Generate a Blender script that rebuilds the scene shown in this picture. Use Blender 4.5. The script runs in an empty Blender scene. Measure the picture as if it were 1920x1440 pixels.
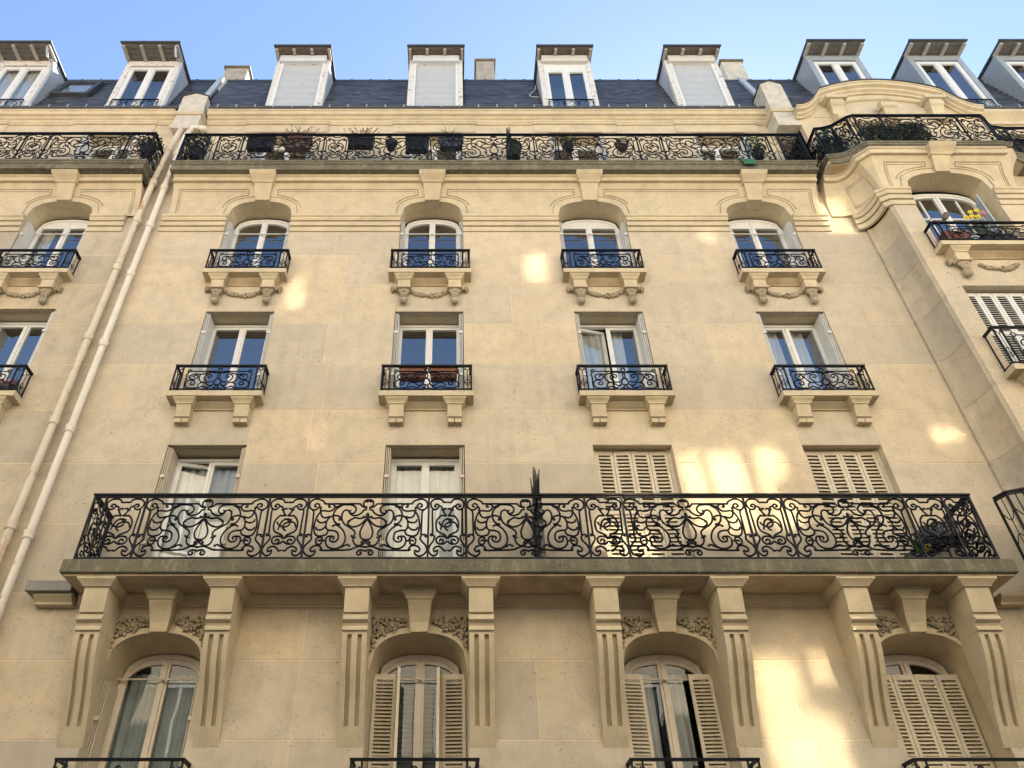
import bpy, math, random
from mathutils import Vector, Matrix
random.seed(7)
R = math.radians
scene = bpy.context.scene
C = scene.collection

# ---------------------------------------------------------------- camera, sky, sun, exposure
cam = bpy.data.cameras.new('camera'); camo = bpy.data.objects.new('camera', cam); C.objects.link(camo)
camo.location = (0, -9.9, 1.6)
camo.rotation_euler = (R(90 + 39.25), 0, 0)
cam.sensor_fit = 'HORIZONTAL'; cam.sensor_width = 36.0; cam.lens = 27.0
cam.shift_x = 107 / 1920
cam.clip_start = 0.05; cam.clip_end = 1000
scene.camera = camo

SUN_AZ, SUN_EL = R(24), R(43)
SUN = Vector((math.sin(SUN_AZ) * math.cos(SUN_EL), math.cos(SUN_AZ) * math.cos(SUN_EL), math.sin(SUN_EL)))
world = bpy.data.worlds.new('World'); scene.world = world; world.use_nodes = True
wn = world.node_tree; bg = wn.nodes['Background']
sky = wn.nodes.new('ShaderNodeTexSky'); sky.sky_type = 'NISHITA'; sky.sun_disc = False
sky.sun_elevation = SUN_EL; sky.sun_rotation = SUN_AZ
sky.air_density = 0.95; sky.dust_density = 0.15; sky.ozone_density = 1.25
wn.links.new(sky.outputs[0], bg.inputs[0]); bg.inputs[1].default_value = 0.047
sl = bpy.data.lights.new('sun', 'SUN'); sl.energy = 5.0; sl.angle = R(0.55); sl.color = (1, 0.94, 0.83)
so = bpy.data.objects.new('sun', sl); C.objects.link(so); so.location = (10, 20, 30)
so.rotation_euler = SUN.to_track_quat('Z', 'Y').to_euler()
vs = scene.view_settings
vs.view_transform = 'Standard'; vs.look = 'None'; vs.gamma = 1.0; vs.use_curve_mapping = False
vs.exposure = 2.83
cy = scene.cycles
try:
    cy.use_guiding = True; cy.use_surface_guiding = True; cy.guiding_training_samples = 128
    cy.surface_guiding_probability = 0.6
    cy.blur_glossy = 0.0; cy.sample_clamp_indirect = 30.0
    cy.caustics_reflective = True; cy.caustics_refractive = False
    cy.max_bounces = 10; cy.diffuse_bounces = 6; cy.glossy_bounces = 4; cy.transparent_max_bounces = 12
except Exception as e:
    print('cycles settings', e)

# ---------------------------------------------------------------- materials
MATS = {}
def nodes(name):
    m = bpy.data.materials.new(name); m.use_nodes = True
    nt = m.node_tree; b = nt.nodes['Principled BSDF']; MATS[name] = m
    return m, nt, b
def N(nt, t, **k):
    n = nt.nodes.new(t)
    for a, v in k.items(): setattr(n, a, v)
    return n
def pos(nt, scale=(1, 1, 1)):
    g = N(nt, 'ShaderNodeNewGeometry'); mp = N(nt, 'ShaderNodeMapping'); mp.inputs['Scale'].default_value = scale
    nt.links.new(g.outputs['Position'], mp.inputs['Vector']); return mp.outputs[0]
def noise(nt, vec, scale, detail=4, rough=0.6):
    n = N(nt, 'ShaderNodeTexNoise'); n.inputs['Scale'].default_value = scale; n.inputs['Detail'].default_value = detail
    n.inputs['Roughness'].default_value = rough; nt.links.new(vec, n.inputs['Vector']); return n.outputs['Fac']
def ramp(nt, fac, a, b, ca=(0, 0, 0), cb=(1, 1, 1)):
    r = N(nt, 'ShaderNodeValToRGB'); r.color_ramp.elements[0].position = a; r.color_ramp.elements[1].position = b
    r.color_ramp.elements[0].color = (*ca, 1); r.color_ramp.elements[1].color = (*cb, 1); nt.links.new(fac, r.inputs[0]); return r.outputs[0]
def mix(nt, fac, a, b, mode='MIX'):
    m = N(nt, 'ShaderNodeMix', data_type='RGBA', blend_type=mode)
    for s, v in ((0, fac), (6, a), (7, b)):
        if hasattr(v, 'is_output') or hasattr(v, 'links'): nt.links.new(v, m.inputs[s])
        elif s == 0: m.inputs[0].default_value = v
        else: m.inputs[s].default_value = (*v, 1)
    return m.outputs[2]
def bump(nt, b, h, strength=0.3, dist=0.01):
    n = N(nt, 'ShaderNodeBump'); n.inputs['Strength'].default_value = strength; n.inputs['Distance'].default_value = dist
    nt.links.new(h, n.inputs['Height']); nt.links.new(n.outputs[0], b.inputs['Normal'])

def stone(name, c1, c2, dark=0.35, streak=0.25, pits=0.7, objvar=0.65, rough=0.85):
    m, nt, b = nodes(name)
    p = pos(nt); L = nt.links.new
    big = noise(nt, p, 0.55, 5, 0.62); mid = noise(nt, p, 3.2, 6, 0.68)
    col = mix(nt, ramp(nt, big, 0.36, 0.66), c1, c2)
    if objvar:
        oi = N(nt, 'ShaderNodeObjectInfo')
        rr = N(nt, 'ShaderNodeValToRGB'); el = rr.color_ramp
        el.elements[0].position = 0; el.elements[0].color = (0.76, 0.78, 0.82, 1)
        el.elements[1].position = 1; el.elements[1].color = (1.12, 1.04, 0.90, 1)
        e = el.elements.new(0.5); e.color = (0.99, 0.98, 0.96, 1)
        L(oi.outputs['Random'], rr.inputs[0])
        col = mix(nt, objvar, col, rr.outputs[0], 'MULTIPLY')
    col = mix(nt, ramp(nt, mid, 0.42, 0.75, (0, 0, 0), (0.75, 0.75, 0.75)), col, tuple(x * 0.72 for x in c2))
    col = mix(nt, ramp(nt, noise(nt, p, 1.1, 6, 0.7), 0.54, 0.72, (0, 0, 0), (0.45, 0.45, 0.45)), col, (0.60, 0.47, 0.29))
    st = noise(nt, pos(nt, (2.6, 2.6, 0.22)), 1.6, 6, 0.7)
    col = mix(nt, ramp(nt, st, 0.50, 0.80, (0, 0, 0), (streak,) * 3), col, (0.20, 0.18, 0.15))
    pt = noise(nt, p, 24, 3, 0.6); clus = noise(nt, p, 1.7, 3, 0.6)
    pm = N(nt, 'ShaderNodeMath', operation='MULTIPLY'); L(ramp(nt, pt, 0.615, 0.66), pm.inputs[0]); L(ramp(nt, clus, 0.42, 0.60), pm.inputs[1])
    pm2 = N(nt, 'ShaderNodeMath', operation='MULTIPLY'); L(pm.outputs[0], pm2.inputs[0]); pm2.inputs[1].default_value = pits
    col = mix(nt, pm2.outputs[0], col, (0.12, 0.095, 0.07))
    gr = noise(nt, p, 60, 2, 0.5)
    col = mix(nt, 0.22, col, ramp(nt, gr, 0.3, 0.7, (0.75, 0.75, 0.75), (1.15, 1.15, 1.15)), 'MULTIPLY')
    L(col, b.inputs['Base Color']); b.inputs['Roughness'].default_value = rough
    hs = N(nt, 'ShaderNodeMath', operation='SUBTRACT'); L(gr, hs.inputs[0]); L(pm.outputs[0], hs.inputs[1])
    bump(nt, b, hs.outputs[0], 0.35, 0.006)
    return m
stone('stone', (0.56, 0.48, 0.36), (0.50, 0.43, 0.325))
stone('stone_trim', (0.57, 0.48, 0.325), (0.50, 0.42, 0.29), streak=0.18, pits=0.15, objvar=0.15)
stone('stone_grey', (0.50, 0.43, 0.32), (0.42, 0.365, 0.275), streak=0.4)
stone('mortar', (0.70, 0.56, 0.38), (0.66, 0.53, 0.36), streak=0.0, pits=0.0, objvar=0.0)
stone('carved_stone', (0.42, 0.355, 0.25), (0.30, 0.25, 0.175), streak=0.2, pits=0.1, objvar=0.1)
stone('opposite_stone', (0.74, 0.68, 0.56), (0.66, 0.60, 0.49), pits=0.0, objvar=0.2)

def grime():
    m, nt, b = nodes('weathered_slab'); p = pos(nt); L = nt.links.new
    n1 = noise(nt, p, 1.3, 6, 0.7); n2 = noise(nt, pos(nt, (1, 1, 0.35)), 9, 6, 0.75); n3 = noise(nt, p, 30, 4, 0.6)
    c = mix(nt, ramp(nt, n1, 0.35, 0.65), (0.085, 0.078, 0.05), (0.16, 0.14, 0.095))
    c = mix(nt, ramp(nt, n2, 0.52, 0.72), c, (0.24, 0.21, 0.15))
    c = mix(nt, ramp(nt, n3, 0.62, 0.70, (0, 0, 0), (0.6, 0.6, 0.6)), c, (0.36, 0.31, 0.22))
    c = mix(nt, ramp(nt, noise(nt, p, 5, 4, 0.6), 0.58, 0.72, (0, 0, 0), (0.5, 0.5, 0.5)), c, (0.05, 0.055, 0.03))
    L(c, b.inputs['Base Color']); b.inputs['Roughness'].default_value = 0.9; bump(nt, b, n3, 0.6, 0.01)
grime()
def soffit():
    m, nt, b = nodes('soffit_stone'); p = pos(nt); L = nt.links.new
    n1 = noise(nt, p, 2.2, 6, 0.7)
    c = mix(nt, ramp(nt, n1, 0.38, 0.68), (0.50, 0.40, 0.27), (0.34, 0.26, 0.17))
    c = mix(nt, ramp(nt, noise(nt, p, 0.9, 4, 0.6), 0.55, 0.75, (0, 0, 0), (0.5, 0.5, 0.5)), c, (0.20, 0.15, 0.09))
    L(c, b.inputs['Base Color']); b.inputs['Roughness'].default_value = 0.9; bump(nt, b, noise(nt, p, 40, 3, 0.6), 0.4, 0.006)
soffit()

def plain(name, col, rough=0.6, metal=0.0, var=0.15, scale=6, bumpy=0.0, spec=0.5, col2=None, a=0.4, bb=0.65):
    m, nt, b = nodes(name); p = pos(nt)
    c2 = col2 or tuple(x * (1 - var) for x in col)
    nt.links.new(mix(nt, ramp(nt, noise(nt, p, scale, 5, 0.65), a, bb), col, c2), b.inputs['Base Color'])
    b.inputs['Roughness'].default_value = rough; b.inputs['Metallic'].default_value = metal
    b.inputs['Specular IOR Level'].default_value = spec
    if bumpy: bump(nt, b, noise(nt, p, 45, 4, 0.6), bumpy, 0.006)
    return m
plain('white_paint', (0.64, 0.64, 0.63), 0.4, var=0.08)
plain('cream_paint', (0.62, 0.545, 0.44), 0.5, var=0.1)
plain('shutter_paint', (0.57, 0.50, 0.38), 0.55, var=0.14, scale=9)
plain('peeling_paint', (0.56, 0.545, 0.51), 0.7, col2=(0.26, 0.20, 0.16), scale=10, a=0.56, bb=0.64, bumpy=0.4)
plain('grey_paint', (0.27, 0.30, 0.335), 0.5, var=0.12)
plain('zinc', (0.20, 0.19, 0.17), 0.55, metal=0.2, var=0.25, scale=3)
plain('metal_shutter', (0.60, 0.60, 0.57), 0.5, var=0.15, scale=4)
plain('pale_zinc', (0.40, 0.44, 0.48), 0.5, metal=0.1, var=0.2, scale=3)
plain('dark_gutter', (0.05, 0.055, 0.065), 0.5, var=0.3)
plain('iron', (0.005, 0.0065, 0.011), 0.5, var=0.3, scale=30, spec=0.18)
plain('wood', (0.13, 0.10, 0.08), 0.8, var=0.4, scale=12)
plain('rafter_paint', (0.36, 0.34, 0.31), 0.7, var=0.25, scale=10)
plain('grey_wood', (0.13, 0.125, 0.12), 0.8, var=0.3, scale=8)
plain('roller_white', (0.50, 0.53, 0.57), 0.45, var=0.08)
plain('roller_cream', (0.50, 0.48, 0.45), 0.5, var=0.05)
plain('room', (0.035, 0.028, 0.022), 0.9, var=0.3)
plain('curtain', (0.45, 0.455, 0.44), 0.9, var=0.12, scale=3)
plain('grey_curtain', (0.30, 0.33, 0.33), 0.9, var=0.2, scale=3)
plain('blind_dark', (0.05, 0.055, 0.065), 0.7, var=0.3)
plain('terracotta', (0.20, 0.075, 0.05), 0.7, var=0.5, scale=14)
plain('black_plastic', (0.015, 0.015, 0.018), 0.5, var=0.3)
plain('leaf', (0.05, 0.10, 0.03), 0.6, var=0.5, scale=20)
plain('dark_leaf', (0.025, 0.05, 0.02), 0.6, var=0.4, scale=20)
plain('bright_leaf', (0.09, 0.17, 0.05), 0.6, var=0.4, scale=20)
plain('dry_stalk', (0.16, 0.09, 0.06), 0.8, var=0.4, scale=20)
plain('red_flower', (0.13, 0.03, 0.03), 0.7, var=0.5, scale=25)
plain('yellow_flower', (0.75, 0.60, 0.05), 0.6, var=0.2, scale=25)
plain('pink_flower', (0.70, 0.36, 0.38), 0.6, var=0.2, scale=25)
plain('green_cloth', (0.03, 0.13, 0.06), 0.85, var=0.35, scale=18, bumpy=0.3)
plain('green_net', (0.04, 0.16, 0.09), 0.8, var=0.3, scale=18)
plain('slate_dark', (0.05, 0.06, 0.08), 0.5)
plain('feather', (0.13, 0.10, 0.085), 0.8, var=0.4, scale=30)
plain('asphalt', (0.09, 0.088, 0.085), 0.9, var=0.3, bumpy=0.5)
plain('paving', (0.36, 0.34, 0.30), 0.9, var=0.3, bumpy=0.3)
plain('roof_tile', (0.32, 0.10, 0.06), 0.8, var=0.3)
plain('render_white', (0.52, 0.475, 0.39), 0.85, var=0.22)
plain('chimney_plaster', (0.36, 0.32, 0.27), 0.85, var=0.3, scale=5)
plain('spike_iron', (0.012, 0.012, 0.016), 0.4, var=0.3)
def pipemat(name, col, rust, a):
    m, nt, b = nodes(name); p = pos(nt, (1, 1, 0.35)); L = nt.links.new
    c = mix(nt, ramp(nt, noise(nt, p, 6, 5, 0.6), 0.35, 0.7), col, tuple(x * 0.86 for x in col))
    r = ramp(nt, noise(nt, pos(nt, (1, 1, 0.5)), 3.6, 6, 0.7), a, a + 0.07)
    c = mix(nt, r, c, rust)
    L(c, b.inputs['Base Color']); b.inputs['Roughness'].default_value = 0.6
pipemat('rusty_pipe', (0.60, 0.53, 0.41), (0.40, 0.22, 0.11), 0.545)
pipemat('white_pipe', (0.70, 0.64, 0.54), (0.34, 0.18, 0.10), 0.60)
def slate():
    m, nt, b = nodes('slate'); L = nt.links.new; p = pos(nt)
    g = N(nt, 'ShaderNodeNewGeometry')
    c = mix(nt, ramp(nt, g.outputs['Random Per Island'], 0.0, 1.0), (0.035, 0.042, 0.056), (0.09, 0.102, 0.125))
    c = mix(nt, ramp(nt, noise(nt, p, 1.1, 5, 0.65), 0.5, 0.72, (0, 0, 0), (0.7, 0.7, 0.7)), c, (0.04, 0.042, 0.045))
    c = mix(nt, ramp(nt, noise(nt, p, 4, 5, 0.7), 0.6, 0.75, (0, 0, 0), (0.5, 0.5, 0.5)), c, (0.15, 0.145, 0.13))
    L(c, b.inputs['Base Color']); b.inputs['Roughness'].default_value = 0.42
slate()
def glass(name, ior=2.6, tint=(1, 1, 1)):
    m = bpy.data.materials.new(name); m.use_nodes = True; MATS[name] = m; nt = m.node_tree
    for n in list(nt.nodes):
        if n.type != 'OUTPUT_MATERIAL': nt.nodes.remove(n)
    out = nt.nodes['Material Output']
    fr = N(nt, 'ShaderNodeFresnel'); fr.inputs['IOR'].default_value = ior
    gl = N(nt, 'ShaderNodeBsdfGlossy'); gl.inputs['Roughness'].default_value = 0.0; gl.inputs['Color'].default_value = (*tint, 1)
    tr = N(nt, 'ShaderNodeBsdfTransparent'); tr.inputs['Color'].default_value = (0.86, 0.89, 0.88, 1)
    mx = N(nt, 'ShaderNodeMixShader'); L = nt.links.new
    nz = noise(nt, pos(nt), 1.6, 2, 0.5)
    bp = N(nt, 'ShaderNodeBump'); bp.inputs['Strength'].default_value = 0.10; bp.inputs['Distance'].default_value = 0.01
    L(nz, bp.inputs['Height']); L(bp.outputs[0], gl.inputs['Normal'])
    g = N(nt, 'ShaderNodeNewGeometry')
    mm = N(nt, 'ShaderNodeMath', operation='MULTIPLY'); sub = N(nt, 'ShaderNodeMath', operation='SUBTRACT')
    sub.inputs[0].default_value = 1.0; L(g.outputs['Backfacing'], sub.inputs[1])
    L(fr.outputs[0], mm.inputs[0]); L(sub.outputs[0], mm.inputs[1])
    L(mm.outputs[0], mx.inputs[0]); L(tr.outputs[0], mx.inputs[1]); L(gl.outputs[0], mx.inputs[2]); L(mx.outputs[0], out.inputs[0])
glass('glass', 3.5)
glass('old_glass', 1.5)
glass('door_glass', 1.8)
m, nt, b = nodes('opposite_pane'); b.inputs['Base Color'].default_value = (0.32, 0.29, 0.215, 1); b.inputs['Metallic'].default_value = 1.0; b.inputs['Roughness'].default_value = 0.045
_bn = noise(nt, pos(nt, (3.0, 1, 0.8)), 1.2, 2, 0.5)
m, nt, b = nodes('opposite_dull_pane'); b.inputs['Base Color'].default_value = (0.05, 0.055, 0.06, 1); b.inputs['Roughness'].default_value = 0.5

# ---------------------------------------------------------------- mesh helpers
class MB:
    def __init__(s): s.v = []; s.f = []
    def quad(s, a, b, c, d):
        n = len(s.v); s.v += [a, b, c, d]; s.f.append((n, n + 1, n + 2, n + 3)); return s
    def box(s, x0, x1, y0, y1, z0, z1):
        n = len(s.v)
        s.v += [(x0, y0, z0), (x1, y0, z0), (x1, y1, z0), (x0, y1, z0), (x0, y0, z1), (x1, y0, z1), (x1, y1, z1), (x0, y1, z1)]
        for q in ((0, 3, 2, 1), (4, 5, 6, 7), (0, 1, 5, 4), (1, 2, 6, 5), (2, 3, 7, 6), (3, 0, 4, 7)): s.f.append(tuple(n + i for i in q))
        return s
    def loft(s, loops, closed=True, cap=True):
        """loops: list of equal length point lists joined in sequence"""
        n = len(s.v); k = len(loops[0])
        for l in loops: s.v += [tuple(p) for p in l]
        for i in range(len(loops) - 1):
            for j in range(k if closed else k - 1):
                a = n + i * k + j; b_ = n + i * k + (j + 1) % k
                s.f.append((a, b_, b_ + k, a + k))
        if cap and closed and k > 2:
            s.f.append(tuple(n + j for j in range(k))[::-1]); s.f.append(tuple(n + (len(loops) - 1) * k + j for j in range(k)))
        return s
    def prism_x(s, prof, x0, x1):       # prof in (y,z)
        return s.loft([[(x0, y, z) for y, z in prof], [(x1, y, z) for y, z in prof]])
    def prism_y(s, prof, y0, y1):       # prof in (x,z)
        return s.loft([[(x, y0, z) for x, z in prof], [(x, y1, z) for x, z in prof]])
    def prism_z(s, prof, z0, z1):       # prof in (x,y)
        return s.loft([[(x, y, z0) for x, y in prof], [(x, y, z1) for x, y in prof]])
    def sweep(s, prof, path, closed_prof=True, ends=True):
        """prof: (out, z); path: (x, y) walked with the outside on its right"""
        pts = [Vector(p) for p in path]; loops = []
        for i, p in enumerate(pts):
            ds = []
            if i > 0: ds.append((p - pts[i - 1]).normalized())
            if i < len(pts) - 1: ds.append((pts[i + 1] - p).normalized())
            ns = [Vector((d.y, -d.x)) for d in ds]
            n = sum(ns, Vector((0, 0))); n.normalize(); n = n / max(0.35, n.dot(ns[0]))
            loops.append([(p.x + n.x * o, p.y + n.y * o, z) for o, z in prof])
        return s.loft(loops, closed_prof, ends)
    def tube(s, pts, r, k=5, caps=True, taper=None):
        pts = [Vector(p) for p in pts]; loops = []
        up0 = Vector((0.13, 0.97, 0.21)).normalized()
        for i, p in enumerate(pts):
            d = (pts[min(i + 1, len(pts) - 1)] - pts[max(i - 1, 0)])
            if d.length < 1e-9: d = Vector((0, 0, 1))
            d.normalize(); a = d.cross(up0)
            if a.length < 1e-4: a = d.cross(Vector((0, 0, 1)))
            a.normalize(); b_ = d.cross(a)
            rr = r * (taper(i / (len(pts) - 1)) if taper else 1)
            loops.append([p + (a * math.cos(t) + b_ * math.sin(t)) * rr for t in [2 * math.pi * j / k for j in range(k)]])
        return s.loft(loops, True, caps)
    def ball(s, c, rx, ry, rz, u=7, w=5, rot=None):
        c = Vector(c); loops = []
        n = len(s.v); s.v.append(tuple(c + (rot @ Vector((0, 0, -rz)) if rot else Vector((0, 0, -rz)))))
        for i in range(1, w):
            t = -math.pi / 2 + math.pi * i / w
            for j in range(u):
                q = Vector((rx * math.cos(t) * math.cos(2 * math.pi * j / u), ry * math.cos(t) * math.sin(2 * math.pi * j / u), rz * math.sin(t)))
                if rot: q = rot @ q
                s.v.append(tuple(c + q))
        q = Vector((0, 0, rz)); q = rot @ q if rot else q; s.v.append(tuple(c + q)); last = len(s.v) - 1
        for j in range(u): s.f.append((n, n + 1 + (j + 1) % u, n + 1 + j))
        for i in range(w - 2):
            for j in range(u):
                a = n + 1 + i * u + j; b_ = n + 1 + i * u + (j + 1) % u; s.f.append((a, b_, b_ + u, a + u))
        for j in range(u): s.f.append((last - u + j, last - u + (j + 1) % u, last))
        return s
    def ring(s, out, inn, y0, y1):      # frame between two (x,z) outlines with the same count, open at nothing
        k = len(out)
        return s.loft([[(x, y0, z) for x, z in out], [(x, y0, z) for x, z in inn], [(x, y1, z) for x, z in inn], [(x, y1, z) for x, z in out], [(x, y0, z) for x, z in out]], True, False)
    def mesh(s, name, smooth=False, fix=True):
        me = bpy.data.meshes.new(name); me.from_pydata([tuple(p) for p in s.v], [], s.f); me.update()
        if fix:
            import bmesh
            bm = bmesh.new(); bm.from_mesh(me); bmesh.ops.recalc_face_normals(bm, faces=bm.faces); bm.to_mesh(me); bm.free()
        if smooth:
            for p in me.polygons: p.use_smooth = True
            try: me.set_sharp_from_angle(angle=R(smooth if smooth is not True else 35))
            except Exception: pass
        return me

WP = {}     # world position of every parent
def obj(name, mb, mat, parent=None, loc=None, rot=None, smooth=False, local=False, fix=True):
    me = mb if isinstance(mb, bpy.types.Mesh) else mb.mesh(name, smooth, fix)
    if not me.materials: me.materials.append(MATS[mat])
    o = bpy.data.objects.new(name, me); C.objects.link(o)
    place(o, parent, loc or (0, 0, 0), rot, local); return o
def place(o, parent, loc, rot=None, local=False):
    l = Vector(loc)
    if parent is not None:
        o.parent = parent
        WP[o.name] = l if local else l.copy()
        o.location = l if local else l - WP[parent.name]
    else: o.location = l; WP[o.name] = l
    if rot: o.rotation_euler = rot
def empty(name, loc, parent=None, rot=None):
    o = bpy.data.objects.new(name, None); C.objects.link(o); o.empty_display_size = 0.2; place(o, parent, loc, rot); return o
def tag(o, label=None, cat=None, group=None, kind=None):
    if label: o['label'] = label
    if cat: o['category'] = cat
    if group: o['group'] = group
    if kind: o['kind'] = kind
    return o
CACHE = {}
def cached(key, fn):
    if key not in CACHE: CACHE[key] = fn()
    return CACHE[key]

# ---------------------------------------------------------------- curves for the ironwork
def cr(pts, n=4):
    out = []; P = [Vector(p) for p in pts]
    for i in range(len(P) - 1):
        p0 = P[max(i - 1, 0)]; p1 = P[i]; p2 = P[i + 1]; p3 = P[min(i + 2, len(P) - 1)]
        for k in range(n):
            t = k / n
            out.append(0.5 * ((2 * p1) + (-p0 + p2) * t + (2 * p0 - 5 * p1 + 4 * p2 - p3) * t * t + (-p0 + 3 * p1 - 3 * p2 + p3) * t ** 3))
    out.append(P[-1]); return out
def pxc(c, cx0, cx1, y0, y1, hw0, hw1):
    r = []
    for x, y in c:
        t = (y - y0) / (y1 - y0); r.append(((x - (cx0 + (cx1 - cx0) * t)) / (hw0 + (hw1 - hw0) * t), 1 - t))
    return r
WIDE = [pxc(c, 1015, 974, 120, 668, 537, 572) for c in [
 [(1015,216),(1055,208),(1078,190),(1095,180),(1200,180),(1330,180),(1405,180)],
 [(1405,180),(1412,160),(1440,145),(1480,133),(1525,150),(1542,190),(1525,225),(1490,238),(1462,225),(1448,200),(1462,180),(1485,182),(1492,200),(1478,210)],
 [(1455,215),(1430,215),(1437,240),(1418,248)],
 [(1503,240),(1492,262),(1488,370),(1484,470)],
 [(1345,205),(1360,212),(1366,196),(1345,182),(1318,192),(1312,215),(1325,240),(1360,250),(1415,245),(1445,275),(1465,330),(1470,400),(1455,455),(1425,478),(1388,478)],
 [(1345,300),(1385,312),(1415,295),(1428,262)], [(1368,345),(1400,358),(1435,350),(1448,328)], [(1368,395),(1400,422),(1440,420),(1455,398)], [(1338,432),(1352,465),(1390,478)],
 [(1300,212),(1240,190),(1190,188),(1145,196),(1116,225),(1123,260),(1150,272),(1172,255),(1158,240)],
 [(1250,200),(1290,225),(1312,275),(1305,325),(1280,360),(1248,372)],
 [(1255,332),(1240,318),(1255,300),(1300,290),(1345,310),(1364,350),(1362,400),(1340,425),(1290,430),(1250,450),(1237,500),(1262,530),(1300,525),(1312,500),(1295,482),(1275,490),(1282,508)],
 [(1302,390),(1280,377),(1240,395),(1195,440),(1172,500),(1185,555),(1230,588),(1290,588),(1335,560),(1348,515),(1335,485),(1300,480)],
 [(1128,568),(1150,555),(1180,570),(1230,588)],
 [(1016,232),(1045,240),(1060,265),(1090,285),(1130,290),(1160,275),(1190,240),(1225,250),(1235,300),(1210,360),(1150,400),(1105,430),(1092,460),(1105,490),(1090,540),(1050,565),(1005,550),(980,525)],
 [(1080,492),(1105,490),(1122,478)],
 [(1010,300),(1035,310),(1070,318),(1110,310),(1140,325),(1170,345),(1165,375),(1130,395),(1080,388),(1040,360),(1012,322)],
 [(1005,330),(1030,380),(1048,440),(1035,490),(1000,512),(968,508)], [(968,508),(1000,520),(1022,535),(1008,545)],
 [(975,580),(1030,570),(1080,585),(1120,600),(1250,605),(1372,606),(1385,598),(1376,588)],
 [(972,615),(1000,605),(1030,603),(1050,625),(1035,645),(1012,640),(1012,622),(1028,622)],
 [(1372,606),(1385,575),(1420,562),(1460,575),(1475,600),(1455,618),(1432,605),(1430,635),(1460,655),(1500,648),(1535,615),(1545,560)],
 [(1348,520),(1372,520),(1385,495),(1415,490),(1437,512),(1430,545),(1400,555),(1382,535),(1395,515),(1415,522)],
 [(1545,610),(1525,560),(1495,530),(1478,500),(1492,470),(1520,465),(1528,480)],
 [(1015,140),(1045,150),(1055,178),(1042,205),(1015,215)], [(1015,160),(1030,150),(1032,165)],
]]
WIDE_BALLS = [(1405,170,8),(1478,208,8),(1302,388,9),(1250,326,13),(1245,372,9),(1345,300,7),(1368,345,7),(1368,395,7),(1128,566,10),(1120,478,9),(1282,505,7),(1376,590,9),(1528,478,14),(1415,522,7),(1012,628,7),(1302,210,11),(1503,242,8),(1022,538,9),(1035,305,12),(1160,345,9)]
WIDE_BALLS = [(pxc([(x, y)], 1015, 974, 120, 668, 537, 572)[0], r) for x, y, r in WIDE_BALLS]
NARROW = [pxc(c, 1720, 1707, 120, 668, 165, 163) for c in [
 [(1720,165),(1755,165),(1765,145),(1800,133),(1845,142),(1868,175),(1855,218),(1825,235),(1800,220),(1795,195),(1815,183),(1832,200),(1818,210)],
 [(1795,200),(1765,212),(1765,235),(1750,245)], [(1722,230),(1745,225),(1752,250),(1738,275),(1722,292)],
 [(1848,238),(1850,262),(1843,370),(1838,470)],
 [(1720,292),(1760,292),(1772,292),(1800,325),(1812,372),(1800,430),(1760,455),(1732,470),(1716,498)],
 [(1712,503),(1730,488),(1760,480),(1795,490),(1805,520),(1785,548),(1755,545),(1745,520),(1765,508),(1778,522)],
 [(1712,605),(1735,610),(1750,590),(1785,570),(1822,588),(1818,618),(1792,605),(1795,640),(1830,652),(1865,615),(1872,560)],
 [(1872,610),(1855,560),(1835,530),(1822,500),(1830,472),(1850,465)], [(1712,525),(1735,545),(1762,552)],
]]
NARROW_ONE = [pxc(c, 1720, 1707, 120, 668, 165, 163) for c in [
 [(1718,325),(1740,342),(1745,372),(1722,392),(1690,395),(1655,375),(1640,350)], [(1720,430),(1696,410),(1694,380),(1712,362),(1745,350),(1785,360),(1800,400)],
 [(1655,420),(1680,345),(1720,322),(1760,335)]]]
NARROW_BALLS = [(pxc([(x, y)], 1720, 1707, 120, 668, 165, 163)[0], r) for x, y, r in [(1818,208,8),(1750,243,8),(1848,238,8),(1778,522,7),(1850,468,14),(1720,322,8),(1792,606,8)]]
WINP = [pxc(c, 910, 908, 230, 640, 620, 620) for c in [
 [(910,345),(935,338),(960,322),(1000,312),(1200,312),(1380,312),(1400,290),(1430,285),(1450,300),(1440,318)],
 [(912,255),(935,262),(942,285),(930,310),(912,325)], [(912,330),(925,360),(928,410),(912,450)],
 [(960,345),(1020,330),(1080,335),(1140,355),(1210,370),(1235,410),(1215,470),(1160,515),(1100,520)],
 [(930,440),(950,480),(1010,510),(1080,505),(1130,460),(1142,410),(1110,375),(1060,370),(1030,395),(1050,425),(1085,420),(1080,400)],
 [(1210,370),(1260,365),(1320,360),(1380,385),(1390,430),(1350,462),(1290,455),(1255,425),(1270,390),(1305,385),(1325,405),(1310,422)],
 [(945,450),(965,500),(955,545),(912,560)], [(1100,520),(1060,560),(1010,575),(970,565)], [(960,520),(1000,580),(1060,615),(1110,600),(1160,590),(1190,610)],
 [(1290,500),(1280,540),(1310,565),(1350,550),(1345,520),(1320,525)], [(1290,500),(1330,480),(1390,480),(1430,520),(1430,570),(1400,610),(1330,620),(1230,615)],
 [(1160,515),(1200,540),(1220,580),(1200,615)], [(1400,320),(1440,340),(1455,380),(1440,440),(1450,520),(1440,620)],
 [(930,600),(960,620),(990,625)], [(912,575),(935,585),(940,610),(915,620)],
]]
WIN_BALLS = [(pxc([(x, y)], 910, 908, 230, 640, 620, 620)[0], r) for x, y, r in [(1440,318,14),(1310,422,12),(1080,402,12),(1320,528,12),(1190,610,16),(1230,615,14),(1100,520,14),(1450,450,16),(990,625,12),(912,345,20),(1130,338,14),(1180,338,14)]]

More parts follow.
